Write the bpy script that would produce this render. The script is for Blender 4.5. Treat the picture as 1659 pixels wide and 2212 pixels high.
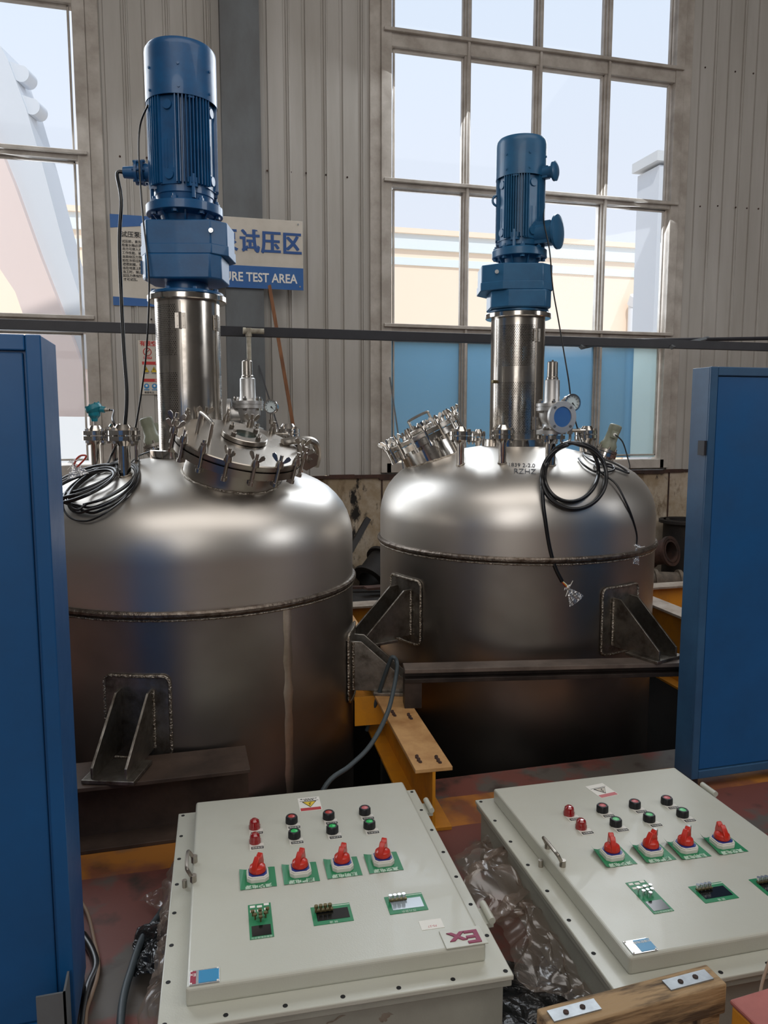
import bpy, math, random
from mathutils import Vector, Matrix, Euler, noise
random.seed(7)
R=math.radians; pi=math.pi
S=bpy.context.scene; COL=bpy.context.collection
for o in list(bpy.data.objects): bpy.data.objects.remove(o)
# ---------------------------------------------------------------- camera
FPX=1660.; TH=math.atan(196/FPX); CH=1.6; YAW=R(15)
cd=bpy.data.cameras.new('camera'); cam=bpy.data.objects.new('camera',cd); COL.objects.link(cam)
cd.sensor_fit='HORIZONTAL'; cd.sensor_width=36; cd.lens=36*FPX/1659; cd.clip_end=200
cam.location=(0,0,CH); cam.rotation_euler=(pi/2-TH,0,-YAW); S.camera=cam
# ---------------------------------------------------------------- light
S.view_settings.view_transform='Standard'; S.view_settings.look='None'; S.view_settings.gamma=1
S.view_settings.use_curve_mapping=False; S.view_settings.exposure=0.75
W=bpy.data.worlds.new('sky'); S.world=W; W.use_nodes=True
_n=W.node_tree.nodes; _l=W.node_tree.links
bg=_n['Background']; _tc=_n.new('ShaderNodeTexCoord'); _sp=_n.new('ShaderNodeSeparateXYZ'); _cr=_n.new('ShaderNodeValToRGB')
_l.new(_tc.outputs['Generated'],_sp.inputs[0]); _l.new(_sp.outputs['Z'],_cr.inputs[0]); _l.new(_cr.outputs[0],bg.inputs[0])
_cr.color_ramp.elements[0].color=(.88,.86,.90,1); _cr.color_ramp.elements[0].position=.05
_cr.color_ramp.elements[1].color=(.70,.82,.96,1); _cr.color_ramp.elements[1].position=.75
bg.inputs[1].default_value=.66
def area(name,loc,tgt,sx,sy,power,color,spread=180):
    d=bpy.data.lights.new(name,'AREA'); d.shape='RECTANGLE'; d.size=sx; d.size_y=sy; d.energy=power; d.color=color
    d.spread=R(spread)
    o=bpy.data.objects.new(name,d); COL.objects.link(o); o.location=loc
    o.rotation_euler=(Vector(tgt)-Vector(loc)).to_track_quat('-Z','Y').to_euler(); return o
sund=bpy.data.lights.new('sun','SUN'); sund.energy=1.35; sund.angle=R(1); sund.color=(1,.93,.85)
sun=bpy.data.objects.new('sun',sund); COL.objects.link(sun); sun.rotation_euler=(R(38),0,R(-20))
area('daylight_left_window',(-2.1,6.9,3.4),(-1.0,3,1.4),2.6,4.6,95,(.90,.95,1))
area('daylight_back_window',(3.37,6.9,4.2),(2.2,2.5,1.0),2.9,3.6,115,(.90,.95,1))
area('fill_roof',(1.5,1.0,7.8),(1.5,2.8,0),11,6.5,240,(1,.96,.92))  # added fill light under the closed ceiling, brightens the room
area('fill_front',(-1.5,-5.8,4.6),(1.0,6,3.0),13,5.5,360,(1,.97,.94))  # added fill light behind the camera, in place of unseen hall windows
area('fill_right',(8.9,-.5,4.3),(1.5,3.6,1.2),4,2.2,110,(.95,.97,1))  # unseen fill light at the right wall, which has no opening
# ---------------------------------------------------------------- pixel rays -> world points
def ray(px,py):
    u=(px-829.5)/FPX; v=(1106-py)/FPX
    x,y,z=u,math.cos(TH)+v*math.sin(TH),-math.sin(TH)+v*math.cos(TH)
    c,s=math.cos(YAW),math.sin(YAW)
    return Vector((x*c+y*s,-x*s+y*c,z)),y
O=Vector((0,0,CH))
def PD(px,py,d): r,h=ray(px,py); return O+r*(d/h)
def PZ(px,py,z): r,h=ray(px,py); return O+r*((z-CH)/r.z)
def PY(px,py,y): r,h=ray(px,py); return O+r*(y/r.y)
def ZD(py,d,px=829): return PD(px,py,d).z
# ---------------------------------------------------------------- materials
def lin(c):
    if isinstance(c,str): c=[int(c[i:i+2],16)/255 for i in (0,2,4)]
    return tuple((x/12.92 if x<=.04045 else ((x+.055)/1.055)**2.4) for x in c)+(1,)
MATS={}
def mat(name,col,rough=.5,metal=0,col2=None,scale=8,amt=(.35,.65),bump=0,bscale=60,rvar=0,coat=0,stretch=None,spec=.5,trans=0,alpha=1,emis=0,detail=5):
    m=bpy.data.materials.new(name); m.use_nodes=True; MATS[name]=m
    n=m.node_tree.nodes; l=m.node_tree.links; b=n['Principled BSDF']
    b.inputs['Base Color'].default_value=lin(col); b.inputs['Roughness'].default_value=rough
    b.inputs['Metallic'].default_value=metal; b.inputs['Coat Weight'].default_value=coat
    b.inputs['Specular IOR Level'].default_value=spec; b.inputs['Transmission Weight'].default_value=trans
    b.inputs['Alpha'].default_value=alpha
    if emis: b.inputs['Emission Color'].default_value=lin(col); b.inputs['Emission Strength'].default_value=emis
    tc=n.new('ShaderNodeTexCoord'); mp=n.new('ShaderNodeMapping'); l.new(tc.outputs['Object'],mp.inputs[0])
    if stretch: mp.inputs['Scale'].default_value=stretch
    if col2 or rvar:
        t=n.new('ShaderNodeTexNoise'); t.inputs['Scale'].default_value=scale; t.inputs['Detail'].default_value=detail; t.inputs['Roughness'].default_value=.62
        l.new(mp.outputs[0],t.inputs[0])
        r=n.new('ShaderNodeMapRange'); r.inputs[1].default_value=amt[0]; r.inputs[2].default_value=amt[1]; l.new(t.outputs[0],r.inputs[0])
        if col2:
            x=n.new('ShaderNodeMix'); x.data_type='RGBA'; x.inputs[6].default_value=lin(col); x.inputs[7].default_value=lin(col2)
            l.new(r.outputs[0],x.inputs[0]); l.new(x.outputs[2],b.inputs['Base Color'])
        if rvar:
            q=n.new('ShaderNodeMapRange'); q.inputs[3].default_value=rough-rvar; q.inputs[4].default_value=rough+rvar
            l.new(r.outputs[0],q.inputs[0]); l.new(q.outputs[0],b.inputs['Roughness'])
    if bump:
        t=n.new('ShaderNodeTexNoise'); t.inputs['Scale'].default_value=bscale; t.inputs['Detail'].default_value=4; l.new(mp.outputs[0],t.inputs[0])
        p=n.new('ShaderNodeBump'); p.inputs['Strength'].default_value=bump; p.inputs['Distance'].default_value=.01
        l.new(t.outputs[0],p.inputs['Height']); l.new(p.outputs[0],b.inputs['Normal'])
    return m
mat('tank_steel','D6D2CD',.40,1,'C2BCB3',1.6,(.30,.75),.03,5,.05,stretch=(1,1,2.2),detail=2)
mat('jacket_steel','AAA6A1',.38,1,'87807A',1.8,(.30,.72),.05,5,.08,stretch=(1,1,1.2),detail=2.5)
mat('polished','DEDAD5',.13,1,'B9B2A9',14,bump=.01,rvar=.04)
mat('satin','B5AFA7',.30,1,'A39B91',5,(.3,.7),bump=0,rvar=.05,detail=2)
mat('dull_steel','A8A39B',.45,1,'5E564D',11,bump=.06,rvar=.1)
mat('cast_steel','BDBBB8',.42,.9,bump=.06,bscale=160)
mat('weld','C9C0B2',.30,1,'7C7062',60,bump=.9,bscale=110)
mat('seam_strip','D8CFC2',.42,1,'B5AA9B',6,bump=.15,bscale=25)
mat('weld_dark','8A8178',.42,1,'55493F',30,bump=.5,bscale=60)
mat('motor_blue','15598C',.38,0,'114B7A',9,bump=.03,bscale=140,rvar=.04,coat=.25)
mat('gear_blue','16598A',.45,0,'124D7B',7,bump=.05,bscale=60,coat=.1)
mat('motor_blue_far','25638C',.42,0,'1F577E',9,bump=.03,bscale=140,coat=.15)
mat('cabinet_blue','11548B',.42,0,'0E4B7D',2.5,bump=.02,bscale=60,rvar=.06)
mat('cabinet_edge','31597C',.42,0,'27496A',3)
mat('teal','0B7C8C',.38,0,'096A79',20)
mat('khaki','8C8F7C',.45,0,'7B7E6C',12)
mat('black_rubber','0E0F12',.32,0,spec=.6)
mat('grey_rubber','3C464B',.5)
mat('tan_wire','8B7460',.6)
mat('wire_red','B5402E',.4); mat('wire_yellow','D8B63A',.4)
mat('yellow_paint','D08A1E',.5,0,'A8702A',5,(.42,.75),bump=.08)
mat('yellow_dusty','C79B66',.62,0,'9A6A3A',7,(.40,.75),bump=.08)
mat('grey_dusty','A09384',.65,0,'7E6E5F',9)
mat('brown_steel','54443A',.6,.15,'3A2E27',5,bump=.06)
mat('dark_steel','4A403B',.45,.45,'2F2926',6,bump=.05)
mat('beam_top','7D7067',.5,.2,'5D524B',6)
mat('rail_black','2E2E33',.5,0,'26262B',6)
mat('wall_panel','B4B0AA',.55,.0,'A5A098',1.6,(.35,.7),.03,20,.05,stretch=(3,3,.35))
mat('wall_plaster','B7AA98',.8,0,'8A7B68',2.4,(.42,.66),.2,30)
mat('column_paint','666B6E',.55,0,'585A5B',4,stretch=(1,1,.4))
mat('frame_paint','BBB4AB',.5,0,'9C9389',5,stretch=(1,1,1),bump=.03)
mat('ceiling_paint','A8A49C',.8)
mat('side_wall','767471',.8,0,'62605D',1)
mat('pit_concrete','1F1B18',.9,0,'141210',3)
mat('box_paint','BFC0B5',.34,0,'BBBBAE',3,bump=.05,bscale=240,rvar=.05,coat=.1)
mat('box_body','A3A499',.5,0,'93948A',4,bump=.06,bscale=200)
mat('label_green','1E7E50',.42); mat('white_plastic','D6D3CA',.4); mat('plate_blue','2B3F86',.35)
mat('knob_red','C02A1B',.30,coat=.3); mat('lamp_red','8E0A12',.12,spec=.8,coat=.6)
mat('black_plastic','15171B',.42); mat('cap_red','B23A34',.35); mat('cap_green','22B45A',.35); mat('cap_pink','C46A6E',.35)
mat('cap_palegreen','6FC98B',.35)
mat('ink_black','17181A',.6); mat('ink_blue','1F4F8F',.5); mat('ink_red','B3272D',.5); mat('ink_white','E6E4DC',.5); mat('ink_pale','BFD9C4',.5)
mat('ink_grey','55585C',.6); mat('ink_wine','8C2F52',.5)
mat('sign_white','CFC8BC',.5,0,'C0B8AA',3); mat('sign_blue','1F5A9E',.5,0,'2D63A0',5); mat('sign_red','C02D2A',.5); mat('sign_yellow','E2C02A',.5)
mat('sign_lightblue','3A86BC',.5)
mat('nameplate','C9CCCE',.22,.8); mat('plate_cyan','2C86B4',.35); mat('plate_wine','93203A',.4)
mat('bronze','6D6242',.4,.7)
mat('hole_black','08090A',.7); mat('screen_dark','121416',.15,spec=.7); mat('screen_pale','98A4AC',.12,spec=.8)
mat('timber','A08562',.8,0,'4E3E2E',11,(.46,.62),bump=.25,bscale=40,stretch=(.4,3,3))
mat('stick_wood','8A5A36',.7,0,'6C4327',12,stretch=(3,3,.4))
mat('galv','A9ADB0',.4,.7,'8E9294',20)
mat('pink_paint','A8625A',.6,0,'94534C',8)
mat('rust','4E342A',.8,.1,'2B211D',7,bump=.3,bscale=40)
mat('junk_dark','26201C',.7,.2,'171311',6,bump=.2)
mat('junk_tan','6E6050',.65,.2,'463B30',8,bump=.2)
mat('black_film','0B0E10',.28,0,bump=.8,bscale=22,spec=.7)
mat('facade_hazed','FFE9D2',.9); mat('facade_blue_hazed','E9F1F3',.9); mat('facade_grey_hazed','DFE2E4',.9); mat('outdoor_white','E7EAEE',.9)  # hall colours paled: haze and window glare painted in
mat('crane_pink_hazed','F3E0DA',.9); mat('crane_grey_hazed','DEE3EA',.9); mat('outdoor_ground','D9CFC4',.95)  # crane and tower colours paled the same way, haze painted in
mat('dial','C8D4D6',.3); mat('pipe_white','BFB8A6',.6,0,'8E8676',20)
def glassmat(name,tint,gl,rough,transl=0,tcol='FFFFFF',bump=0,bscale=12,glcol=(1,1,1,1)):
    m=bpy.data.materials.new(name); m.use_nodes=True; MATS[name]=m; n=m.node_tree.nodes; l=m.node_tree.links
    for x in list(n):
        if x.type!='OUTPUT_MATERIAL': n.remove(x)
    out=[x for x in n if x.type=='OUTPUT_MATERIAL'][0]
    t=n.new('ShaderNodeBsdfTransparent'); t.inputs[0].default_value=lin(tint)
    g=n.new('ShaderNodeBsdfGlossy'); g.inputs['Roughness'].default_value=rough; g.inputs[0].default_value=glcol
    cur=t.outputs[0]
    if transl:
        tl=n.new('ShaderNodeBsdfTranslucent'); tl.inputs[0].default_value=lin(tcol)
        df=n.new('ShaderNodeBsdfDiffuse'); df.inputs[0].default_value=lin(tcol)
        m0=n.new('ShaderNodeMixShader'); m0.inputs[0].default_value=.4; l.new(tl.outputs[0],m0.inputs[1]); l.new(df.outputs[0],m0.inputs[2])
        m1=n.new('ShaderNodeMixShader'); m1.inputs[0].default_value=transl; l.new(cur,m1.inputs[1]); l.new(m0.outputs[0],m1.inputs[2]); cur=m1.outputs[0]
    m2=n.new('ShaderNodeMixShader'); m2.inputs[0].default_value=gl; l.new(cur,m2.inputs[1]); l.new(g.outputs[0],m2.inputs[2]); l.new(m2.outputs[0],out.inputs[0])
    if bump:
        tx=n.new('ShaderNodeTexNoise'); tx.inputs['Scale'].default_value=bscale; p=n.new('ShaderNodeBump'); p.inputs['Strength'].default_value=bump; p.inputs['Distance'].default_value=.02
        tc=n.new('ShaderNodeTexCoord'); l.new(tc.outputs['Object'],tx.inputs[0]); l.new(tx.outputs[0],p.inputs['Height']); l.new(p.outputs[0],g.inputs['Normal'])
    return m
glassmat('window_glass','F7FAFD',.008,.02)
glassmat('blue_film','A9C6D6',.07,.10,.55,'8FB4CC')
glassmat('pale_film','E0ECEE',.06,.1,.5,'CFE0E2')
glassmat('clear_plastic','EFE9E4',.09,.20,.26,'CFC0B4',.35,8)
glassmat('bag_plastic','F2F2F2',.35,.12,.22,'E8E8E8',.6,60)
glassmat('sight_glass_mat','9CB8B4',.25,.05,.4,'6F8F8C')
def perforated(name,centers,half,bands,Rr):
    m=mat(name,'C6C0B8',.20,1,'ADA69D',10,rvar=.05); n=m.node_tree.nodes; l=m.node_tree.links
    def M(op,a,b=None,c=None):
        x=n.new('ShaderNodeMath'); x.operation=op
        for i,v in enumerate((a,b,c)):
            if v is None: continue
            if isinstance(v,(int,float)): x.inputs[i].default_value=v
            else: l.new(v,x.inputs[i])
        return x.outputs[0]
    tc=n.new('ShaderNodeTexCoord'); s=n.new('ShaderNodeSeparateXYZ'); l.new(tc.outputs['Object'],s.inputs[0])
    a=M('ARCTAN2',s.outputs[1],s.outputs[0]); p=.0098
    u=M('MULTIPLY',a,Rr/p); v=M('MULTIPLY',s.outputs[2],1/(p*1.732))
    def d(off):
        x=M('SUBTRACT',M('FRACT',M('ADD',u,off+400)),.5); y=M('MULTIPLY',M('SUBTRACT',M('FRACT',M('ADD',v,off+400)),.5),1.732)
        return M('SQRT',M('ADD',M('MULTIPLY',x,x),M('MULTIPLY',y,y)))
    hole=M('LESS_THAN',M('MINIMUM',d(0),d(.5)),.27)
    am=None
    for c in centers:
        w_=M('WRAP',M('SUBTRACT',a,R(c)),pi,-pi); t=M('LESS_THAN',M('ABSOLUTE',w_),R(half)); am=t if am is None else M('MAXIMUM',am,t)
    zm=None
    for z0,z1 in bands:
        t=M('MULTIPLY',M('GREATER_THAN',s.outputs[2],z0),M('LESS_THAN',s.outputs[2],z1)); zm=t if zm is None else M('MAXIMUM',zm,t)
    f=M('SUBTRACT',1,M('MULTIPLY',hole,M('MULTIPLY',am,zm)))
    l.new(f,n['Principled BSDF'].inputs['Alpha']); return m
# ---------------------------------------------------------------- mesh builder
class MB:
    def __init__(s): s.v=[];s.f=[];s.M=Matrix.Identity(4);s.o=Vector((0,0,0))
    def add(s,vs,fs):
        b=len(s.v); s.v+=[(s.M@Vector(p))-s.o for p in vs]; s.f+=[tuple(b+i for i in f) for f in fs]; return s
    def box(s,c,d,rz=0,rx=0,ry=0):
        E=Euler((rx,ry,rz)).to_matrix(); c=Vector(c); h=[x/2 for x in d]
        P=[c+E@Vector((h[0]*i,h[1]*j,h[2]*k)) for i,j,k in ((-1,-1,-1),(1,-1,-1),(1,1,-1),(-1,1,-1),(-1,-1,1),(1,-1,1),(1,1,1),(-1,1,1))]
        return s.add(P,[(0,3,2,1),(4,5,6,7),(0,1,5,4),(1,2,6,5),(2,3,7,6),(3,0,4,7)])
    def b2(s,x0,x1,y0,y1,z0,z1): return s.box(((x0+x1)/2,(y0+y1)/2,(z0+z1)/2),(abs(x1-x0),abs(y1-y0),abs(z1-z0)))
    def lathe(s,pr,n=48,M=None,a0=0,a1=2*pi):
        M=M or Matrix.Identity(4); full=abs(a1-a0-2*pi)<1e-6; vs=[];fs=[];k=len(pr); m=n if full else n+1
        for i in range(m):
            a=a0+(a1-a0)*i/n
            for r,z in pr: vs.append(M@Vector((r*math.cos(a),r*math.sin(a),z)))
        for i in range(n):
            j=(i+1)%m
            for q in range(k-1): fs.append((i*k+q,j*k+q,j*k+q+1,i*k+q+1))
        return s.add(vs,fs)
    def cyl(s,p0,p1,r0,r1=None,n=20):
        r1=r0 if r1 is None else r1; p0=Vector(p0);p1=Vector(p1);d=p1-p0;L=d.length
        M=Matrix.Translation(p0)@d.to_track_quat('Z','Y').to_matrix().to_4x4()
        return s.lathe([(0.0001,0),(r0,0),(r1,L),(0.0001,L)],n,M)
    def tube(s,pts,r,n=8,closed=False):
        pts=[Vector(p) for p in pts]; k=len(pts); vs=[];fs=[]; up=Vector((0,0,1)); prev=None
        for i,p in enumerate(pts):
            t=(pts[(i+1)%k]-pts[i-1]) if closed else (pts[min(i+1,k-1)]-pts[max(i-1,0)])
            if t.length<1e-9: t=Vector((0,0,1))
            t.normalize()
            if prev is None:
                a=t.cross(up); a=t.cross(Vector((1,0,0))) if a.length<.1 else a
            else: a=prev-t*prev.dot(t)
            a.normalize(); prev=a; b=t.cross(a); rr=r[i] if isinstance(r,(list,tuple)) else r
            for j in range(n): q=2*pi*j/n; vs.append(p+a*rr*math.cos(q)+b*rr*math.sin(q))
        for i in range(k if closed else k-1):
            i2=(i+1)%k
            for j in range(n): fs.append((i*n+j,i*n+(j+1)%n,i2*n+(j+1)%n,i2*n+j))
        if not closed: fs+= [tuple(range(n))[::-1],tuple((k-1)*n+j for j in range(n))]
        return s.add(vs,fs)
    def prism(s,poly,z0,z1,M=None):
        M=M or Matrix.Identity(4); k=len(poly)
        return s.add([M@Vector((x,y,z0)) for x,y in poly]+[M@Vector((x,y,z1)) for x,y in poly],
            [tuple(range(k))[::-1],tuple(range(k,2*k))]+[(i,(i+1)%k,k+(i+1)%k,k+i) for i in range(k)])
    def build(s,name,m,parent=None,bevel=0,kind=None,label=None,smooth=True,seg=2):
        me=bpy.data.meshes.new(name); me.from_pydata([tuple(p) for p in s.v],[],s.f); me.update()
        import bmesh
        bm=bmesh.new(); bm.from_mesh(me); bmesh.ops.remove_doubles(bm,verts=bm.verts,dist=1e-5); bmesh.ops.recalc_face_normals(bm,faces=bm.faces); bm.to_mesh(me); bm.free()
        me.materials.append(MATS[m] if isinstance(m,str) else m)
        if smooth:
            for p in me.polygons: p.use_smooth=True
            me.set_sharp_from_angle(angle=R(32))
        o=bpy.data.objects.new(name,me); COL.objects.link(o)
        if parent: o.parent=parent
        if bevel:
            b=o.modifiers.new('bevel','BEVEL'); b.width=bevel; b.segments=seg; b.limit_method='ANGLE'; b.angle_limit=R(40)
        if kind: o['kind']=kind
        if label: o['label']=label
        return o
def tag(o,label,cat,group=None,kind=None):
    o['label']=label; o['category']=cat
    if group: o['group']=group
    if kind: o['kind']=kind
    return o
def thing(name,label,cat,loc=(0,0,0),rz=0,group=None):
    o=bpy.data.objects.new(name,None); COL.objects.link(o); o.location=loc; o.rotation_euler=(0,0,rz); o.empty_display_size=.1
    return tag(o,label,cat,group)
def struct(b,name,m,**k): o=b.build(name,m,**k); o['kind']='structure'; return o
def text(body,size,m,parent,M,name='lettering',bold=0,ext=.0006,align='CENTER',sx=1,spacing=1):
    c=bpy.data.curves.new('t','FONT'); c.body=body; c.size=size; c.extrude=ext; c.offset=bold; c.align_x=align; c.align_y='CENTER'; c.resolution_u=3; c.space_line=spacing
    o=bpy.data.objects.new('t',c); COL.objects.link(o); bpy.context.view_layer.update()
    me=bpy.data.meshes.new_from_object(o); bpy.data.objects.remove(o); me.transform(M@Matrix.Diagonal((sx,1,1,1)))
    me.materials.clear(); me.materials.append(MATS[m]); q=bpy.data.objects.new(name,me); COL.objects.link(q)
    if parent: q.parent=parent
    return q
def smoothpts(P,n=8,closed=False):
    P=[Vector(p) for p in P]; k=len(P); out=[]
    for i in range(k if closed else k-1):
        if closed: a,b,c,d=P[(i-1)%k],P[i],P[(i+1)%k],P[(i+2)%k]
        else: a,b,c,d=P[max(i-1,0)],P[i],P[i+1],P[min(i+2,k-1)]
        for j in range(n):
            t=j/n; out.append(.5*((2*b)+(c-a)*t+(2*a-5*b+4*c-d)*t*t+(3*b-a-3*c+d)*t**3))
    if not closed: out.append(P[-1])
    return out
TR=Matrix.Translation
def sep(name,m,parent,fns,**k):
    out=[]
    for f in fns:
        b=MB(); f(b); out.append(b.build(name,m,parent,**k))
    return out
def basis(p,zdir,xdir=None):
    z=Vector(zdir).normalized(); x=Vector(xdir) if xdir is not None else (Vector((1,0,0)) if abs(z.x)<.8 else Vector((0,1,0)))
    x=(x-z*x.dot(z)).normalized(); y=z.cross(x)
    return TR(Vector(p))@Matrix((x,y,z)).transposed().to_4x4()
# ================================================================ SETTING
YW=7.0; PX0,PX1,PY0,PY1=-1.9,3.3,3.12,5.5
# floor with pit opening
def floor_mat():
    m=mat('floor_paint','6B4038',.55,0,bump=.05,bscale=30); n=m.node_tree.nodes; l=m.node_tree.links; b=n['Principled BSDF']
    tc=n.new('ShaderNodeTexCoord'); s=n.new('ShaderNodeSeparateXYZ'); l.new(tc.outputs['Object'],s.inputs[0])
    def noi(sc,lo,hi,dt=6):
        t=n.new('ShaderNodeTexNoise'); t.inputs['Scale'].default_value=sc; t.inputs['Detail'].default_value=dt; l.new(tc.outputs['Object'],t.inputs[0])
        r=n.new('ShaderNodeMapRange'); r.inputs[1].default_value=lo; r.inputs[2].default_value=hi; l.new(t.outputs[0],r.inputs[0]); return r.outputs[0]
    def mix(f,a,c):
        x=n.new('ShaderNodeMix'); x.data_type='RGBA'
        l.new(f,x.inputs[0])
        if isinstance(a,str): x.inputs[6].default_value=lin(a)
        else: l.new(a,x.inputs[6])
        x.inputs[7].default_value=lin(c); return x.outputs[2]
    def M(op,a,c):
        x=n.new('ShaderNodeMath'); x.operation=op
        for i,v in enumerate((a,c)):
            if isinstance(v,(int,float)): x.inputs[i].default_value=v
            else: l.new(v,x.inputs[i])
        return x.outputs[0]
    c=mix(noi(3.2,.50,.56),'74443C','5C5650')
    c=mix(noi(7,.54,.70),c,'3E322C')
    y=M('ADD',s.outputs[1],M('MULTIPLY',noi(6,0,1),.03))
    st=M('MULTIPLY',M('GREATER_THAN',y,2.73),M('LESS_THAN',y,2.96))
    st=M('MULTIPLY',st,M('SUBTRACT',1,M('MULTIPLY',noi(5,.48,.62),.75)))
    c=mix(st,c,'AD7030')
    far=M('GREATER_THAN',s.outputs[1],5.4); c=mix(far,c,'6B5C4C')
    l.new(c,b.inputs['Base Color']); return m
floor_mat()
b=MB()
X0,X1,YF=-5.,9.,-6.
for (x0,x1,y0,y1) in ((X0,X1,YF,PY0),(X0,PX0,PY0,PY1),(PX1,X1,PY0,PY1),(X0,X1,PY1,YW+.3)): b.b2(x0,x1,y0,y1,-.12,0)
struct(b,'floor','floor_paint',smooth=False)
b=MB(); zb=-1.6
b.b2(PX0,PX1,PY0,PY1,zb-.1,zb)
b.b2(PX0-.1,PX0,PY0,PY1,zb,-.12); b.b2(PX1,PX1+.1,PY0,PY1,zb,-.12); b.b2(PX0,PX1,PY0-.1,PY0,zb,-.12); b.b2(PX0,PX1,PY1,PY1+.1,zb,-.12)
struct(b,'floor','pit_concrete',smooth=False)
struct(MB().b2(X0,X1,YF,YW+.3,7.9,8.05),'ceiling','ceiling_paint',smooth=False)
struct(MB().b2(X0-.2,X0,YF,YW+.3,0,8),'wall_left','side_wall',smooth=False)
struct(MB().b2(X1,X1+.2,YF,YW+.3,0,8),'wall_right','side_wall',smooth=False)
struct(MB().b2(X0,X1,YF-.2,YF,0,8),'wall_front','side_wall',smooth=False)
# back wall: profiled sheet with double ribs, openings for the windows
W1=(-3.55,-.665,1.2,6.6); W2=(1.89,4.865,1.18,6.6)
def ribbed(b,x0,x1,z0,z1):
    xs=[(x0,0.0)]; k=math.floor(x0/.165)
    while k*.165<x1:
        c=k*.165
        wd=.011 if k%2 else .0085
        for dx,dy in ((-wd-.006,0),(-wd,.016),(wd,.016),(wd+.006,0)):
            if x0<c+dx<x1: xs.append((c+dx,dy))
        if k%2==0:
            for dx,dy in ((.026,0),(.031,-.010),(.040,-.010),(.045,0)):
                if x0<c+dx<x1: xs.append((c+dx,dy))
        k+=1
    xs.append((x1,0.0)); n=len(xs)
    vs=[(x,YW+d,z0) for x,d in xs]+[(x,YW+d,z1) for x,d in xs]+[(x0,YW+.12,z0),(x1,YW+.12,z0),(x0,YW+.12,z1),(x1,YW+.12,z1)]
    fs=[(i,i+1,n+i+1,n+i) for i in range(n-1)]+[(2*n,2*n+2,2*n+3,2*n+1),(0,n,2*n+2,2*n),(n-1,2*n+1,2*n+3,2*n-1)]
    b.add(vs,fs)
b=MB(); ZL=1.1
for r in ((X0,W1[0],ZL,8),(W1[1],W2[0],ZL,8),(W2[1],X1,ZL,8)): ribbed(b,*r)
ribbed(b,W1[0],W1[1],W1[3],8); ribbed(b,W2[0],W2[1],W2[3],8)
b.b2(W1[0],W1[1],YW,YW+.12,ZL,W1[2]); b.b2(W2[0],W2[1],YW,YW+.12,ZL,W2[2])
struct(b,'wall_back','wall_panel',smooth=False)
# old plastered plinth with black mould runs
def plaster():
    m=mat('plinth','B9AC9A',.85,0,bump=.25,bscale=25); n=m.node_tree.nodes; l=m.node_tree.links; bs=n['Principled BSDF']
    tc=n.new('ShaderNodeTexCoord')
    def noi(sc,lo,hi,stz=1):
        mp=n.new('ShaderNodeMapping'); mp.inputs['Scale'].default_value=(1,1,stz); l.new(tc.outputs['Object'],mp.inputs[0])
        t=n.new('ShaderNodeTexNoise'); t.inputs['Scale'].default_value=sc; t.inputs['Detail'].default_value=8; t.inputs['Roughness'].default_value=.7; l.new(mp.outputs[0],t.inputs[0])
        r=n.new('ShaderNodeMapRange'); r.inputs[1].default_value=lo; r.inputs[2].default_value=hi; l.new(t.outputs[0],r.inputs[0]); return r.outputs[0]
    cur='B9AC9A'
    for f,c in ((noi(1.8,.44,.60),'9C8A70'),(noi(3.5,.50,.62,.5),'6B5840'),(noi(2.9,.565,.62,.45),'1E1A16')):
        x=n.new('ShaderNodeMix'); x.data_type='RGBA'; l.new(f,x.inputs[0])
        if isinstance(cur,str): x.inputs[6].default_value=lin(cur)
        else: l.new(cur,x.inputs[6])
        x.inputs[7].default_value=lin(c); cur=x.outputs[2]
    l.new(cur,bs.inputs['Base Color'])
plaster()
b=MB(); b.b2(X0,X1,YW-.03,YW+.12,0,1.085)
struct(b,'wall_back','plinth',smooth=False)
b=MB(); x=X0+.02
while x<X1:   # vertical cover strips and a ragged ledge
    b.b2(x,x+.012,YW-.04,YW-.03,0,1.08); x+=.62
for i in range(60):
    x=X0+i*.235; h=random.uniform(.01,.035); b.b2(x,x+.235,YW-.05-random.random()*.02,YW-.03,1.085-h,1.10+random.uniform(0,.012))
struct(b,'trim_1','rust',smooth=False)
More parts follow.
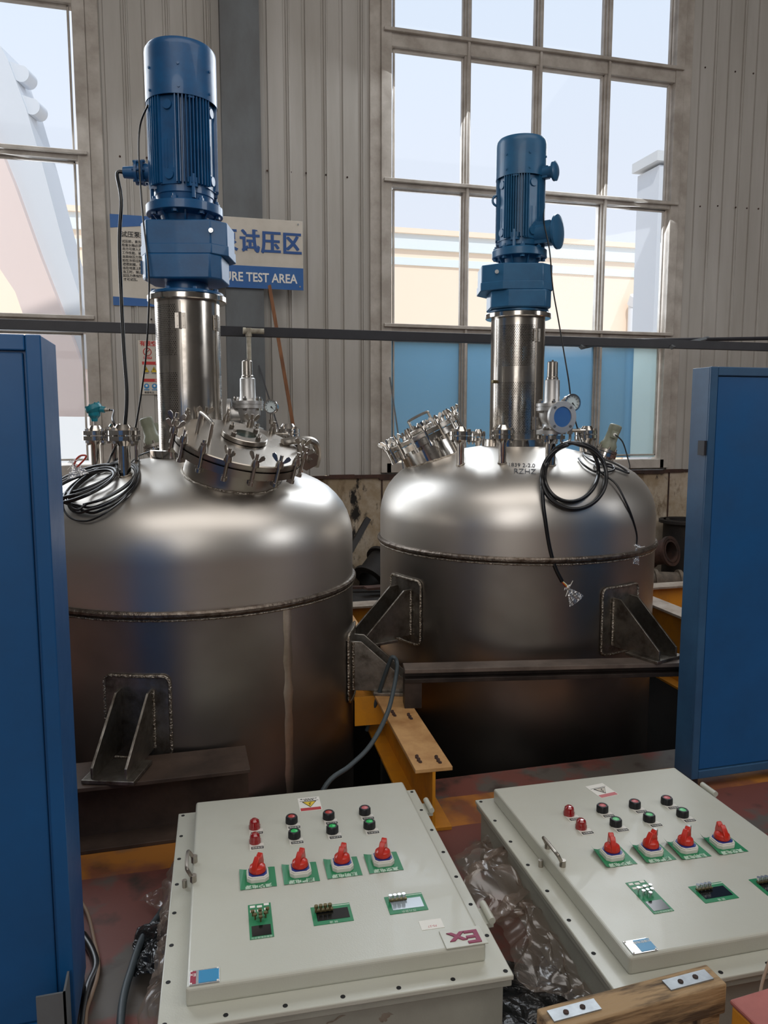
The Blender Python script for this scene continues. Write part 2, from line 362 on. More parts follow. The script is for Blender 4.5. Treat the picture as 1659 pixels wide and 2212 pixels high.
# ---- windows
def window(name,x0,x1,z0,z1,xm,zm,low,thick=()):
    fr=MB(); t=.045; y0,y1=YW-.05,YW+.10
    fr.b2(x0-.05,x0+t,y0,y1,z0-.06,z1); fr.b2(x1-t,x1+.05,y0,y1,z0-.06,z1); fr.b2(x0,x1,y0,y1,z0-.06,z0+.03); fr.b2(x0,x1,y0,y1,z1-.05,z1)
    xe=[x0+t]+list(xm)+[x1-t]; ze=[z0+.03]+list(zm)+[z1-.05]
    for x in xm: fr.b2(x-.028,x+.028,y0+.02,y1-.02,z0,z1); fr.b2(x-.012,x+.012,y0-.012,y0+.02,z0,z1)
    for z in zm:
        h=.07 if z in thick else .032
        fr.b2(x0,x1,y0+.01,y1-.01,z-h,z+h); fr.b2(x0-.03,x1+.03,y0-.03,y0+.01,z+h-.03,z+h)
    for i in range(len(xe)-1):
        for j in range(len(ze)-1):
            a,c=xe[i]+.028,xe[i+1]-.028; p,q=ze[j]+.04,ze[j+1]-.04
            if j+1<len(ze)-1 and ze[j+1] in thick: q-=.03
            for (u0,u1,w0,w1) in ((a,a+.014,p,q),(c-.014,c,p,q),(a,c,p,p+.014),(a,c,q-.014,q)): fr.b2(u0,u1,YW,YW+.03,w0,w1)
    o=struct(fr,name,'frame_paint',smooth=False,bevel=.003,seg=1)
    for i in range(len(xe)-1):
        for j in range(len(ze)-1):
            lowp = low and j==0
            if lowp and i==len(xe)-2:
                xx=xe[i]+.42
                MB().b2(xe[i]+.02,xx,YW+.02,YW+.026,ze[j]+.02,ze[j+1]-.02).build('pane','blue_film',o,smooth=False)
                MB().b2(xx,xe[i+1]-.02,YW+.02,YW+.026,ze[j]+.02,ze[j+1]-.02).build('pane','pale_film',o,smooth=False,label='pane with the blue film partly gone')
            else:
                MB().b2(xe[i]+.02,xe[i+1]-.02,YW+.02,YW+.026,ze[j]+.02,ze[j+1]-.02).build('pane','blue_film' if lowp else 'window_glass',o,smooth=False)
    return o
window('window_1',*W1,[-2.6],[2.40,3.745,4.97],False,(2.40,4.97))
window('window_2',*W2,[2.66,3.375,4.09],[2.42,3.735,4.965],True,(2.42,4.965))
b=MB()
for x0,x1 in ((W1[1]+.05,W1[1]+.15),(W2[0]-.15,W2[0]-.05),(W2[1]+.05,W2[1]+.15)): b.b2(x0,x1,YW-.025,YW,1.1,8)
struct(b,'trim_2','frame_paint',smooth=False,bevel=.004)
b=MB(); b.b2(.47,.76,YW-.16,YW-.15,1.1,8); b.b2(.47,.76,YW-.012,YW-.002,1.1,8); b.b2(.605,.625,YW-.15,YW-.012,1.1,8); b.b2(.44,.47,YW-.16,YW,1.1,8)
struct(b,'trim_3','column_paint',smooth=False)
# ---- outside
struct(MB().b2(-40,60,YW+.3,60,-.3,-.05),'ground','outdoor_ground',smooth=False)
bl=thing('factory_building','orange factory hall with blue stripes, paled by painted haze, seen through the windows','building',(5,22,0))
yb=22
def OB(x0,x1,y0,y1,z0,z1): return MB().b2(x0-5,x1-5,y0-22,y1-22,z0,z1)
zf_=lambda y: PY(900,y,22).z
OB(-25,40,22,30,0,zf_(508)).build('wall','facade_hazed',bl,smooth=False)
OB(-25,40,21.8,30,zf_(508),zf_(497)).build('gutter','facade_hazed',bl,smooth=False)
OB(-25,40,21.9,30,zf_(540),zf_(508)).build('roof_edge','facade_blue_hazed',bl,smooth=False)
OB(-25,40,21.95,22,zf_(574),zf_(558)).build('stripe','facade_blue_hazed',bl,smooth=False)
OB(9.6,12.2,21.9,22,0,4.0).build('door','facade_grey_hazed',bl,smooth=False,label='grey roller door')
OB(12.2,12.6,21.8,22,0,4.1).build('door_frame','outdoor_white',bl,smooth=False)
OB(-4.5,-.8,21.9,22,0,2.6).build('door','facade_grey_hazed',bl,smooth=False,label='grey low door')
MB().cyl((13.9-5,-.25,0),(13.9-5,-.25,5.2),.16).cyl((13.9-5,-.25,5.2),(13.9-5,-.4,5.45),.2).build('drainpipe','outdoor_white',bl)
MB().cyl((-3.55-5,-.25,0),(-3.55-5,-.25,5.0),.1).build('drainpipe','outdoor_white',bl)
tw=thing('concrete_tower','tall grey tower, paled by painted haze, with a flat overhanging cap outside the right window','tower',tuple(PD(1412,900,13).to_2d())+(0,))
zt=PD(1412,372,13).z
MB().b2(-.28,.8,-.3,.3,-.1,zt).build('shaft','crane_grey_hazed',tw,smooth=False)
MB().b2(-.36,.9,-.35,.35,zt+.05,zt+.2).build('cap','facade_grey_hazed',tw,smooth=False)
# crane boom outside the left window
cr=thing('crane_boom','pink steel boom arms, paled by painted haze, leaning across the left window, outdoors','crane',PD(0,900,10.5)-Vector((0,0,PD(0,900,10.5).z)))
def arm(pts,th,name,m):
    P=[PD(x,y,10.5)-cr.location for x,y in pts]; nv=Vector((0.26,.96,0)).normalized()*th
    k=len(P); MB().add([p-nv for p in P]+[p+nv for p in P],[tuple(range(k)),tuple(range(k,2*k))[::-1]]+[(i,(i+1)%k,k+(i+1)%k,k+i) for i in range(k)]).build(name,m,cr,smooth=False)
arm([(-60,120),(22,120),(38,150),(75,250),(110,370),(160,560),(205,700),(215,800),(140,800),(60,480),(-10,230),(-60,200)],.25,'boom','crane_grey_hazed')
arm([(-90,220),(0,270),(60,420),(110,560),(180,740),(235,900),(150,900),(60,640),(-20,520),(-90,450)],.35,'boom','crane_pink_hazed')
for (x,y) in ((55,168),(78,238)):
    c=PD(x,y,10.4)-cr.location; nv=Vector((0.26,.96,0)).normalized()*.12; sv=PD(x-70,y-25,10.4)-cr.location
    bb=MB().cyl(c-nv,c+nv,.10,n=24); d_=(sv-c); bb.add([c+Vector((0,0,.10))-nv,c-Vector((0,0,.10))-nv,sv-Vector((0,0,.10))-nv,sv+Vector((0,0,.10))-nv]+[c+Vector((0,0,.10))+nv,c-Vector((0,0,.10))+nv,sv-Vector((0,0,.10))+nv,sv+Vector((0,0,.10))+nv],[(0,1,2,3),(7,6,5,4),(0,4,5,1),(1,5,6,2),(2,6,7,3),(3,7,4,0)])
    bb.build('lug','crane_grey_hazed',cr)
# ================================================================ TANKS
RT=.79
PROF=[(0.001,0),(.12,-.003),(.2,-.010),(.3,-.026),(.4,-.048),(.48,-.070),(.56,-.098),(.62,-.126),(.67,-.157),(.71,-.195),(.742,-.236),(.765,-.28),(.781,-.33),(.789,-.375),(.79,-.41)]
def domez(r):
    for (r0,z0),(r1,z1) in zip(PROF,PROF[1:]):
        if r<=r1: return z0+(z1-z0)*(r-r0)/(r1-r0)
    return -9
class Tank: pass
T1=Tank(); T1.c=PD(415,1000,3.8); T1.c.z=0; T1.top=1.432; T1.ring=.825; T1.lug0=-19; T1.foot=.262; T1.yaw=0
T2=Tank(); T2.c=PD(1113,1000,4.5); T2.c.z=0; T2.top=1.468; T2.ring=.922; T2.lug0=199; T2.foot=.452; T2.yaw=218
def surf(T,px,py,off=.006):
    r,h=ray(px,py)
    best=None; t=1.5
    while t<7:
        p=O+r*t; q=p-T.c; rr=math.hypot(q.x,q.y)
        lim=T.top+domez(rr) if rr<RT else -9
        if rr<=RT+off and p.z<=lim+off+ (0 if rr<.7 else off*1.5): return p
        t+=.002
    return None
def onsurf(T,P,off=.006):
    out=[]; last=None
    for x,y in P:
        p=surf(T,x,y,off)
        out.append(p)
    return out
def nearT(T,px,py,off=.006):   # surface point, or the closest-approach point for rays passing above the dome
    p=surf(T,px,py,off)
    if p is not None: return p
    r,h=ray(px,py); best=None
    for i in range(900):
        q=O+r*(2.2+i*.005); rr=math.hypot(q.x-T.c.x,q.y-T.c.y); z=T.top+(domez(rr) if rr<RT else -.4-(rr-RT)*6); d=q.z-z
        if best is None or d<best[0]: best=(d,q)
    return best[1]
def make_tank(T,label):
    t=thing('reactor_tank',label,'tank',T.c); T.t=t
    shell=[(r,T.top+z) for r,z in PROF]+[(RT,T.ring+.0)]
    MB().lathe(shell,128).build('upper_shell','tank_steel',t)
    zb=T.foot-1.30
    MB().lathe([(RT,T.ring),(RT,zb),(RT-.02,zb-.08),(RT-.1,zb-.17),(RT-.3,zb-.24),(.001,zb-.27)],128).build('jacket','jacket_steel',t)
    pr=[(RT-.004,T.ring+.017),(RT+.011,T.ring+.014),(RT+.017,T.ring+.006),(RT+.017,T.ring-.004),(RT+.010,T.ring-.013),(RT-.004,T.ring-.017)]
    MB().lathe(pr,128).build('rolled_seam','weld_dark',t)
    MB().tube([(RT*1.004*math.cos(a*pi/90),RT*1.004*math.sin(a*pi/90),T.ring-.021+.0012*math.sin(a*3.1)) for a in range(180)],.0045,6,True).build('weld_bead','weld',t)
    # vertical seam of the jacket
    a=R(-62.5+T.yaw); b=MB(); n=40; vs=[];fs=[]
    for i in range(n+1):
        z=T.ring-.02-(T.ring-.02-zb)*i/n; w=.021+.003*math.sin(i*1.7)+.002*math.sin(i*4.1)
        for s,rr in ((-1,RT+.0005),(-.6,RT+.004),(0,RT+.0055),(.6,RT+.004),(1,RT+.0005)):
            aa=a+s*w/RT; vs.append((rr*math.cos(aa),rr*math.sin(aa),z))
    for i in range(n):
        for j in range(4): fs.append((i*5+j,i*5+j+1,i*5+j+6,i*5+j+5))
    b.add(vs,fs).build('vertical_seam','seam_strip',t,label='pale ground vertical weld seam')
    # lugs
    for k in range(4):
        A=T.lug0-90*k; a=R(A); zf=T.foot; rot=Matrix.Rotation(a,4,'Z')
        # pad
        b=MB(); hw=.135; z0,z1=zf-.03,zf+.315; seg=10; vs=[];fs=[]; 
        out=[]
        for cx,cz,a0 in ((hw-.03,z1-.03,0),(-hw+.03,z1-.03,90),(-hw+.03,z0+.03,180),(hw-.03,z0+.03,270)):
            for q in range(5):
                g=R(a0+q*22.5); out.append((cx+.03*math.cos(g),cz+.03*math.sin(g)))
        # curved plate strips
        n=14; top=[];bot=[]
        for i in range(n+1):
            s=-hw+2*hw*i/n
            e=max(0,abs(s)-(hw-.03)); dz=.03-math.sqrt(max(0,.03**2-e*e))
            for zz,rr in ((z0+dz,RT),(z0+dz,RT+.010),(z1-dz,RT+.010),(z1-dz,RT)):
                vs.append((rr*math.cos(a+s/RT),rr*math.sin(a+s/RT),zz))
        for i in range(n):
            for j in range(3): fs.append((i*4+j,i*4+j+1,i*4+j+5,i*4+j+4))
        pad=b.add(vs,fs).build('support_lug','dull_steel',t)
        wl=[]
        for s,zz in out: wl.append(Vector(((RT+.009)*math.cos(a+s/RT),(RT+.009)*math.sin(a+s/RT),zz)))
        wl2=[]
        for i in range(len(wl)):
            p,q=wl[i],wl[(i+1)%len(wl)]; m=max(1,int((q-p).length/.03))
            for j in range(m):
                w_=p.lerp(q,j/m); h=math.hypot(w_.x,w_.y); f=(RT+.009)/h; wl2.append(Vector((w_.x*f,w_.y*f,w_.z)))
        MB().tube(wl2,.0065,7,True).build('weld_bead','weld',pad)
        for s in (-.065,.065):
            poly=[(RT-.01,zf+.015),(RT-.01,zf+.265),(RT+.055,zf+.262),(RT+.29,zf+.055),(RT+.29,zf+.015)]
            Mx=rot@Matrix(((1,0,0,0),(0,0,-1,s+.005),(0,1,0,0),(0,0,0,1)))
            MB().prism(poly,0,.010,Mx).build('gusset','dull_steel',pad,bevel=.0015)
            MB().tube([rot@Vector((RT+.014,s+(.008 if s>0 else -.008),zf+.02+.24*i/8)) for i in range(9)],.007,6).build('weld_bead','weld',pad)
        b=MB(); b.M=rot; b.b2(RT+.115,RT+.305,-.10,.10,zf,zf+.015); b.build('base_plate','dull_steel',pad,bevel=.002)
    # tower
    zt=T.ztow; zb2=T.top; R0=.153
    bands=((zt-.26,zt-.025),(T.top+.055,zt-.335)) if T.yaw==0 else ((zt-.27,zt-.045),(T.top+.06,zt-.36))
    pm=perforated('perforated_%d'%T.yaw,(21+T.yaw,201+T.yaw),47,bands,R0)
    tw=MB().lathe([(R0,zb2+.03),(R0,zt)],96).lathe([(R0-.004,zt),(R0-.004,zb2+.03)],96).build('perforated_tower',pm,t)
    MB().lathe([(.12,zb2-.015),(.195,zb2-.015),(.198,zb2-.012),(.198,zb2+.028),(.195,zb2+.031),(R0-.01,zb2+.031)],72).build('tower_base_flange','polished',t)
    MB().lathe([(.10,zt),(.182,zt),(.186,zt+.004),(.186,zt+.026),(.182,zt+.030),(.10,zt+.030)],72).build('tower_top_flange','polished',t)
    MB().cyl((0,0,zb2),(0,0,zt),.03).lathe([(.001,zb2+.03),(.07,zb2+.03),(.07,zb2+.2),(.05,zb2+.22),(.001,zb2+.22)],24).build('agitator_shaft','satin',t)
    # door edges + hinges on the tower
    for A in (-112,-68,-26) if T.yaw==0 else (-76,-164):
        pass
    for A,zs in (((-104,-33) if T.yaw==0 else (-104+T.yaw+0-360,-33+T.yaw-360+0)) and [((-104 if T.yaw==0 else -72),(zt-.10,)),((-33 if T.yaw==0 else -166),(zt-.10,))]):
        a=R(A); rot=Matrix.Rotation(a,4,'Z')
        for z in (zs[0],T.top+.12):
            b=MB(); b.M=rot
            if T.yaw and A==-166:
                b.box((R0+.008,0,(T.top+zt)/2),(.03,.02,.018)); b.build('latch','bronze',tw,bevel=.003); break
            b.b2(R0,R0+.004,-.024,-.004,z-.035,z+.035); b.b2(R0,R0+.004,.004,.024,z-.035,z+.035); b.cyl((R0+.004,0,z-.038),(R0+.004,0,z+.038),.006,n=10)
            for yy in (-.014,.014):
                for zz in (-.022,.022): b.cyl((R0+.003,yy,z+zz),(R0+.007,yy,z+zz),.004,n=8)
            b.build('hinge','satin',tw)
        b=MB(); b.M=rot; b.b2(R0-.001,R0+.002,-.003,.003,T.top+.04,zt-.01); b.build('door_edge','satin',tw)
    return t
T1.ztow=2.165; T2.ztow=2.178
t1=make_tank(T1,'left stainless steel reactor tank, large tilted bolted manhole lid facing front')
t2=make_tank(T2,'right stainless steel reactor tank in front of the big window')
# ---- manhole
def nut(b,M,r=.011,h=.012): b.prism([(r*math.cos(k*pi/3),r*math.sin(k*pi/3)) for k in range(6)],0,h,M)
def manhole(T,C,nrm,R1,skew,handle_dir,davit_a):
    C=C-T.c; B=basis(C,nrm); t=T.t
    rn=R1*.76
    b=MB(); b.M=B; b.lathe([(rn,-.34),(rn,-.045),(R1,-.045),(R1,-.012),(R1-.02,-.012),(R1-.02,-.010)],72)
    neck=b.build('manhole','polished' if T.yaw else 'satin',t)
    # weld bead where the neck meets the dome
    pts=[]
    for i in range(72):
        a=i*2*pi/72
        lo=-.34; best=None
        for k in range(120):
            p=B@Vector((rn*1.01*math.cos(a),rn*1.01*math.sin(a),-.045-.004*k)); rr=math.hypot(p.x,p.y)
            if rr<RT and p.z<=T.top+domez(rr)+.003: best=p; break
        if best is not None: pts.append(best)
    if len(pts)>10: MB().tube(pts,.006,6,len(pts)==72).build('weld_bead','weld',neck)
    b=MB(); b.M=B; b.lathe([(.001,.012),(R1*.55,.010),(R1-.03,.004),(R1-.006,.003),(R1,-.002),(R1,-.008 +.002),(.001,-.006)],72)
    b.lathe([(R1-.001,-.006),(R1,-.006),(R1,.016),(R1-.004,.02),(.001,.030)],72)
    lid=b.build('manhole_lid','satin',neck)
    n=16
    for k in range(n):
        a=2*pi*(k+.35)/n; x=R1+.004
        M=B@Matrix.Rotation(a,4,'Z')@TR((x,0,0))
        b=MB(); b.M=M
        b.cyl((0,0,-.062),(0,0,.075),.0075,n=10)
        b.cyl((0,0,-.068),(0,0,-.052),.012,n=10)
        b.lathe([(.0001,.018),(.017,.018),(.018,.030),(.013,.050),(.0001,.050)],14)
        b.b2(-.02,.0,-.013,.013,-.066,-.046)
        w=random.uniform(0,pi); cw,sw=math.cos(w),math.sin(w)
        if (k+2)%4 or T.yaw:
            for s in (-1,1):
                Mw=Matrix.Rotation(w,4,'Z')@TR((s*.012,.0025,.044))@Matrix.Rotation(pi/2,4,'X')@Matrix.Rotation(s*-.0,4,'Z')
                poly=[(0,-.006),(s*.014,.004),(s*.027,.016),(s*.029,.027),(s*.020,.034),(s*.010,.027),(s*.002,.010)]
                b.prism(poly,0,.005,Mw)
        else: nut(b,TR((0,0,.05)),.012,.012)
        b.build('swing_bolt','satin' if not T.yaw else 'polished',neck)
    b=MB(); b.M=B@TR(skew); r2=R1*.36
    b.lathe([(r2*.5,.030),(r2,.030),(r2,.048),(r2*.97,.051),(r2*.5,.051),(r2*.5,.030)],48)
    sg=b.build('sight_glass_ring','satin',neck)
    b=MB(); b.M=B@TR(skew)
    b.lathe([(.0001,.036),(r2*.5,.036)],32).build('sight_glass','sight_glass_mat',neck)
    for k in range(4):
        b=MB(); b.M=B@TR(skew)
        a=pi/4+k*pi/2; m_=TR((r2*.75*math.cos(a),r2*.75*math.sin(a),.051)); nut(b,m_,.013,.014); b.cyl((r2*.75*math.cos(a),r2*.75*math.sin(a),.05),(r2*.75*math.cos(a),r2*.75*math.sin(a),.078),.0065,n=8)
        b.build('nut','polished',neck)
    # lid handle
    hd=Matrix.Rotation(handle_dir,4,'Z'); x=R1*.62
    P=[hd@Vector(p) for p in ((x,-.065,.02),(x,-.065,.10),(x,-.055,.118),(x,.055,.118),(x,.065,.10),(x,.065,.02))]
    b=MB(); b.M=B; b.tube(smoothpts(P,4),.008,10); b.build('lid_handle','satin',neck)
    # davit hinge
    hd=Matrix.Rotation(davit_a,4,'Z')
    b=MB(); b.M=B@hd
    for s in (-.03,.03):
        Mx=Matrix(((1,0,0,0),(0,0,-1,s),(0,1,0,0),(0,0,0,1)))
        b.prism([(R1-.02,-.05),(R1+.07,-.09),(R1+.12,-.06),(R1+.115,-.01),(R1+.05,.02),(R1-.02,.01)],0,.008,Mx)
    b.cyl((R1+.08,-.05,-.04),(R1+.08,.05,-.04),.013,n=14)
    b.tube(smoothpts([(R1*.75,0,.03),(R1+.03,0,.05),(R1+.10,0,.04),(R1+.135,0,-.02),(R1+.14,0,-.08)],5),[.018]*21,8)
    b.build('lid_hinge','satin',neck)
dirv=lambda A,t: Vector((math.sin(R(t))*math.cos(R(A)),math.sin(R(t))*math.sin(R(A)),math.cos(R(t))))
C1=PD(516,963,3.42)
def world2(a): return a
manhole(T1,C1,dirv(-56,21),.285,(.02,.03,0),R(200),R(20))
C2=PD(914,942,4.47)
manhole(T2,C2,dirv(160,27),.222,(0,0,0),R(60),R(78))
# marker pen writing on the right dome
def dome_text(T,body,px0,py0,hpx):
    c=bpy.data.curves.new('t','FONT'); c.body=body; c.size=1; o=bpy.data.objects.new('t',c); COL.objects.link(o); bpy.context.view_layer.update()
    me=bpy.data.meshes.new_from_object(o); bpy.data.objects.remove(o)
    for v in me.vertices: v.co=surf(T,px0+v.co.x*hpx*1.25,py0-v.co.y*hpx+.04*hpx*v.co.x,.0025)-T.c
    me.materials.clear(); me.materials.append(MATS['ink_grey']); q=bpy.data.objects.new('marker_writing',me); COL.objects.link(q); q.parent=T.t
dome_text(T2,'1839 2-2.0',1097,1007,11); dome_text(T2,'RZHZ',1109,1022,15)
# ---- nozzles
def nozzle(T,px,pyf,pybase,rp,rf,bolts=4,cap=True,pxb=None,dback=None,capstyle='cone',mat_='polished'):
    p=nearT(T,pxb or px,pybase,0) if dback is None else PD(px,pyf,dback)
    r,h=ray(px,pyf); d=(Vector((p.x,p.y,0))-Vector((0,0,0))); 
    # height where the flange gap is seen, at this plan position
    F=Vector((math.sin(YAW),math.cos(YAW),0)); dep=p.to_3d().dot(F)
    q=PD(px,pyf,dep); q=Vector((q.x,q.y,q.z)); x,y,zf=q.x-T.c.x,q.y-T.c.y,q.z
    rr=math.hypot(x,y); zb=T.top+domez(min(rr,.78))-.03
    b=MB().lathe([(rp,zb),(rp,zf-.045),(rp*1.6,zf-.022),(rf,zf-.022),(rf,zf-.003),(rp,zf-.003)],32,TR((x,y,0)))
    nz=b.build('nozzle',mat_,T.t)
    MB().tube([(x+rp*1.06*math.cos(a*pi/12),y+rp*1.06*math.sin(a*pi/12),T.top+domez(min(.78,math.hypot(x+rp*1.06*math.cos(a*pi/12),y+rp*1.06*math.sin(a*pi/12))))+.002) for a in range(24)],.004,6,True).build('weld_bead','weld',nz)
    if cap:
        pr=[(.0001,zf+.003),(rf,zf+.003),(rf,zf+.022)]
        if capstyle=='cone': pr+=[(rp*1.8,zf+.024),(rp*1.1,zf+.048),(.0001,zf+.048)]
        else: pr+=[(.0001,zf+.022)]
        MB().lathe(pr,32,TR((x,y,0))).build('blind_flange',mat_,nz)
    for k in range(bolts):
        b=MB(); a=2*pi*(k+.5)/bolts; bx,by=x+rf*.8*math.cos(a),y+rf*.8*math.sin(a)
        b.cyl((bx,by,zf-.045),(bx,by,zf+.036),.006,n=8); nut(b,TR((bx,by,zf-.034)),.011,.011); nut(b,TR((bx,by,zf+.022)),.011,.011)
        b.build('flange_bolt','satin',nz)
    return Vector((T.c.x+x,T.c.y+y,zf)),nz
nA,_=nozzle(T1,207,941,1013,.021,.060,4)
nB,_=nozzle(T1,267,941,1027,.026,.064,4)
nC,_=nozzle(T1,250,937,1003,.022,.055,4)
nD,_=nozzle(T1,293,940,1000,.008,.022,2,capstyle='flat')
nE,_=nozzle(T1,622,936,990,.025,.058,4,dback=3.9)
nV1,_=nozzle(T1,537,930,980,.03,.075,4,cap=False,dback=3.93)
nF,_=nozzle(T2,995,941,1003,.020,.060,4)
nG,_=nozzle(T2,1086,938,1000,.020,.060,4)
nH,_=nozzle(T2,1033,944,965,.016,.045,4,dback=4.75)
nI,_=nozzle(T2,1190,939,1003,.026,.072,4,cap=False)
nJ,_=nozzle(T2,1268,938,975,.024,.058,4,dback=4.5)
nK,_=nozzle(T2,1258,941,970,.016,.048,4,dback=4.7,capstyle='flat')
# ================================================================ DRIVES
def drive(T,label,m,gm,px,d,Rc,z,ax_off,gpoly_up,gpoly_lo,tb,eye):
    """z: dict of heights"""
    c=T.c.copy(); t=thing('agitator_drive',label,'motor',(c.x,c.y,T.ztow+.030)); o0=T.ztow+.030
    Z=lambda k:z[k]-o0
    MB().lathe([(.0001,Z('top')-.004),(Rc*.80,Z('top')-.002),(Rc*.93,Z('top')-.008),(Rc*.99,Z('top')-.022),(Rc,Z('top')-.04),(Rc,Z('cov')),(Rc-.005,Z('cov')),(Rc-.006,Z('cov')+.03)],96).build('fan_cover',m,t)
    for A in (-95,-150,-40,20,80): 
        a=R(A); b=MB()
        for zz in (Z('cov')+.03,(Z('cov')+Z('top'))/2): MB().cyl((Rc*.99*math.cos(a),Rc*.99*math.sin(a),zz),((Rc+.004)*math.cos(a),(Rc+.004)*math.sin(a),zz),.006,n=8).build('cover_screw',m,t)
    # housing with fins
    Rb=Rc*.845; z0,z1=Z('bod'),Z('cov')+.02
    hb=MB().lathe([(Rb*.9,z0-.01),(Rb,z0),(Rb,z1),(Rb*.8,z1)],96)
    base=-125 if T.yaw else -72
    for k in range(60):
        A=k*6+base; rel=(k*6)%90
        if 36<=rel<=54: # flat boss zone of paired ribs
            rad=Rb*1.045; zz0,zz1=z0+.10,z0+(z1-z0)*.52
            if rel==48: continue
        else: rad=Rc*.985; zz0,zz1=z0+.035,z1-.012
        a=R(A); M=Matrix.Rotation(a,4,'Z'); hb.prism([(Rb-.004,-.0042),(rad,-.0022),(rad,.0022),(Rb-.004,.0042)],zz0,zz1,M)
    for k in range(4):
        M=Matrix.Rotation(R(base+45+k*90),4,'Z'); hb.prism([(Rb-.01,-.05),(Rb*1.03,-.045),(Rb*1.03,.045),(Rb-.01,.05)],z0+.03,z1-.02,M)
        for zz in (z0+.07,z1-.06): 
            hb.cyl(M@Vector((Rb,0,zz)),M@Vector((Rb*1.09,0,zz)),.024,.021,n=20)
        M2=Matrix.Rotation(R(base+k*90-3),4,'Z')
        hb.prism([(Rb-.01,-.030),(Rc*.96,-.018),(Rc*.96,.018),(Rb-.01,.030)],z0+.02,z0+.06,M2); hb.cyl(M2@Vector((Rc*.93,0,z0-.03)),M2@Vector((Rc*.93,0,z0+.075)),.009,n=8)
        hb.prism([(Rb-.01,-.022),(Rc*.97,-.014),(Rc*.97,.014),(Rb-.01,.022)],z1-.03,z1+.008,M2)
    hs=hb.build('motor_housing',m,t)
    if eye is not None:
        M=Matrix.Rotation(R(eye),4,'Z'); zz=(z0+z1)/2+.06
        cen=M@Vector((Rb*1.13,0,zz)); ring=[cen+M@Vector((.028*math.cos(q*pi/8),0,.028*math.sin(q*pi/8))) for q in range(16)]
        MB().tube(ring,.007,8,True).cyl(M@Vector((Rb,0,zz)),M@Vector((Rb*1.02,0,zz)),.02).build('lifting_eye',m,hs)
    # bell + flange
    rf=z['rf']; MB().lathe([(Rb*.97,z0),(Rb*.93,Z('fl')+.035),(rf,Z('fl')+.02),(rf+.002,Z('fl')+.018),(rf+.002,Z('fl')-.018),(rf,Z('fl')-.02),(Rb*.6,Z('fl')-.02)],96).build('motor_flange',m,t)
    for k in range(8):
        b=MB(); a=R(22.5+k*45+5); x,y=rf*.88*math.cos(a),rf*.88*math.sin(a); b.cyl((x,y,Z('fl')-.034),(x,y,Z('fl')+.045),.008,n=8); nut(b,TR((x,y,Z('fl')+.02)),.014,.014); nut(b,TR((x,y,Z('fl')-.034)),.014,.014)
        b.build('flange_bolt',m,t)
    b=MB().lathe([(rf*.78,Z('fl')-.02),(rf*.66,Z('fl')-.03),(rf*.60,Z('gt')+.0),(.05,Z('gt'))],64)
    for k in range(8):
        M=Matrix.Rotation(R(k*45),4,'Z'); Mx=M@Matrix(((1,0,0,0),(0,0,-1,.004),(0,1,0,0),(0,0,0,1)))
        b.prism([(rf*.5,Z('gt')-.002),(rf*.64,Z('gt')-.002),(rf*.82,Z('fl')-.02),(rf*.5,Z('fl')-.02)],0,.008,Mx)
    b.build('adapter',m,t)
    # gearbox (plan polygon in camera-aligned axes)
    G=Matrix.Rotation(-YAW,4,'Z')
    up=MB(); up.prism(gpoly_up,Z('gm'),Z('gt'),G); gb=up.build('gearbox',gm,t,bevel=.006)
    e=[(x*1.022,y*1.022) for x,y in gpoly_up]
    MB().prism(e,Z('gm')-.012,Z('gm')+.035,G).build('gearbox_cover_rim',gm,gb,bevel=.004)
    MB().prism(gpoly_lo,Z('gb'),Z('gm')-.01,G).build('gearbox_lower_case',gm,gb,bevel=.008)
    for (x,y,s) in z['slots']:
        b=MB(); b.M=G; b.b2(x-.0035,x+.0035,y-.006,y+.01,Z('gb')+.03,Z('gm')-.035); b.build('cooling_rib',gm,gb)
    # sight plug
    x,y=z['plug']; b=MB(); b.M=G; b.cyl((x,y,(Z('gt')+Z('gm'))/2+.018),(x,y-.012,(Z('gt')+Z('gm'))/2+.018),.011,n=16); b.cyl((x,y-.012,(Z('gt')+Z('gm'))/2+.018),(x,y-.014,(Z('gt')+Z('gm'))/2+.018),.005,n=12); b.build('oil_plug','nameplate',gb)
    MB().lathe([(.125,0),(.168,0),(.172,.004),(.172,.012),(.168,.016),(.105,.018),(.100,Z('gb')+.002)],64).build('mounting_flange',m,t)
    for k in range(8):
        b=MB(); a=R(k*45+11); x,y=.158*math.cos(a),.158*math.sin(a); nut(b,TR((x,y,.013)),.012,.013)
        b.build('flange_bolt','dull_steel' if T.yaw else m,t)
    # terminal boxes
    for (A,zz,l,r1,r2,style) in tb:
        a=R(A); D_=Vector((math.cos(a),math.sin(a),0)); p=D_*(Rb*.9)+Vector((0,0,zz-o0))
        b=MB()
        if style=='gland':
            b.cyl(p,p+D_*(.055),.045,.04,n=24); q=p+D_*.055; b.cyl(q,q+D_*.012,.058,n=24); b.cyl(q+D_*.012,q+D_*.03,.045,n=20); b.cyl(q+D_*.03,q+D_*.042,.056,n=24); b.cyl(q+D_*.042,q+D_*l,.03,.026,n=20)
            for k in range(6):
                g=k*pi/3; e=basis(q,D_)@Vector((.05*math.cos(g),.05*math.sin(g),0)); b.cyl(e-D_*.006,e+D_*.05,.006,n=8)
            q2=q+D_*l; T.gl=q2+Vector((c.x,c.y,o0))
        else:
            b.cyl(p,p+D_*l,r1,n=32); q=p+D_*l; b.cyl(q,q+D_*.012,r2,n=40); b.cyl(q+D_*.012,q+D_*.02,r2*.97,r2*.7,n=40)
            bb=basis(p,D_)
            b.box(tuple(p+D_*(l*.4)),(r1*1.5,r1*1.5,r1*1.9),rz=a)
        b.build('terminal_box',m,t)
    return t
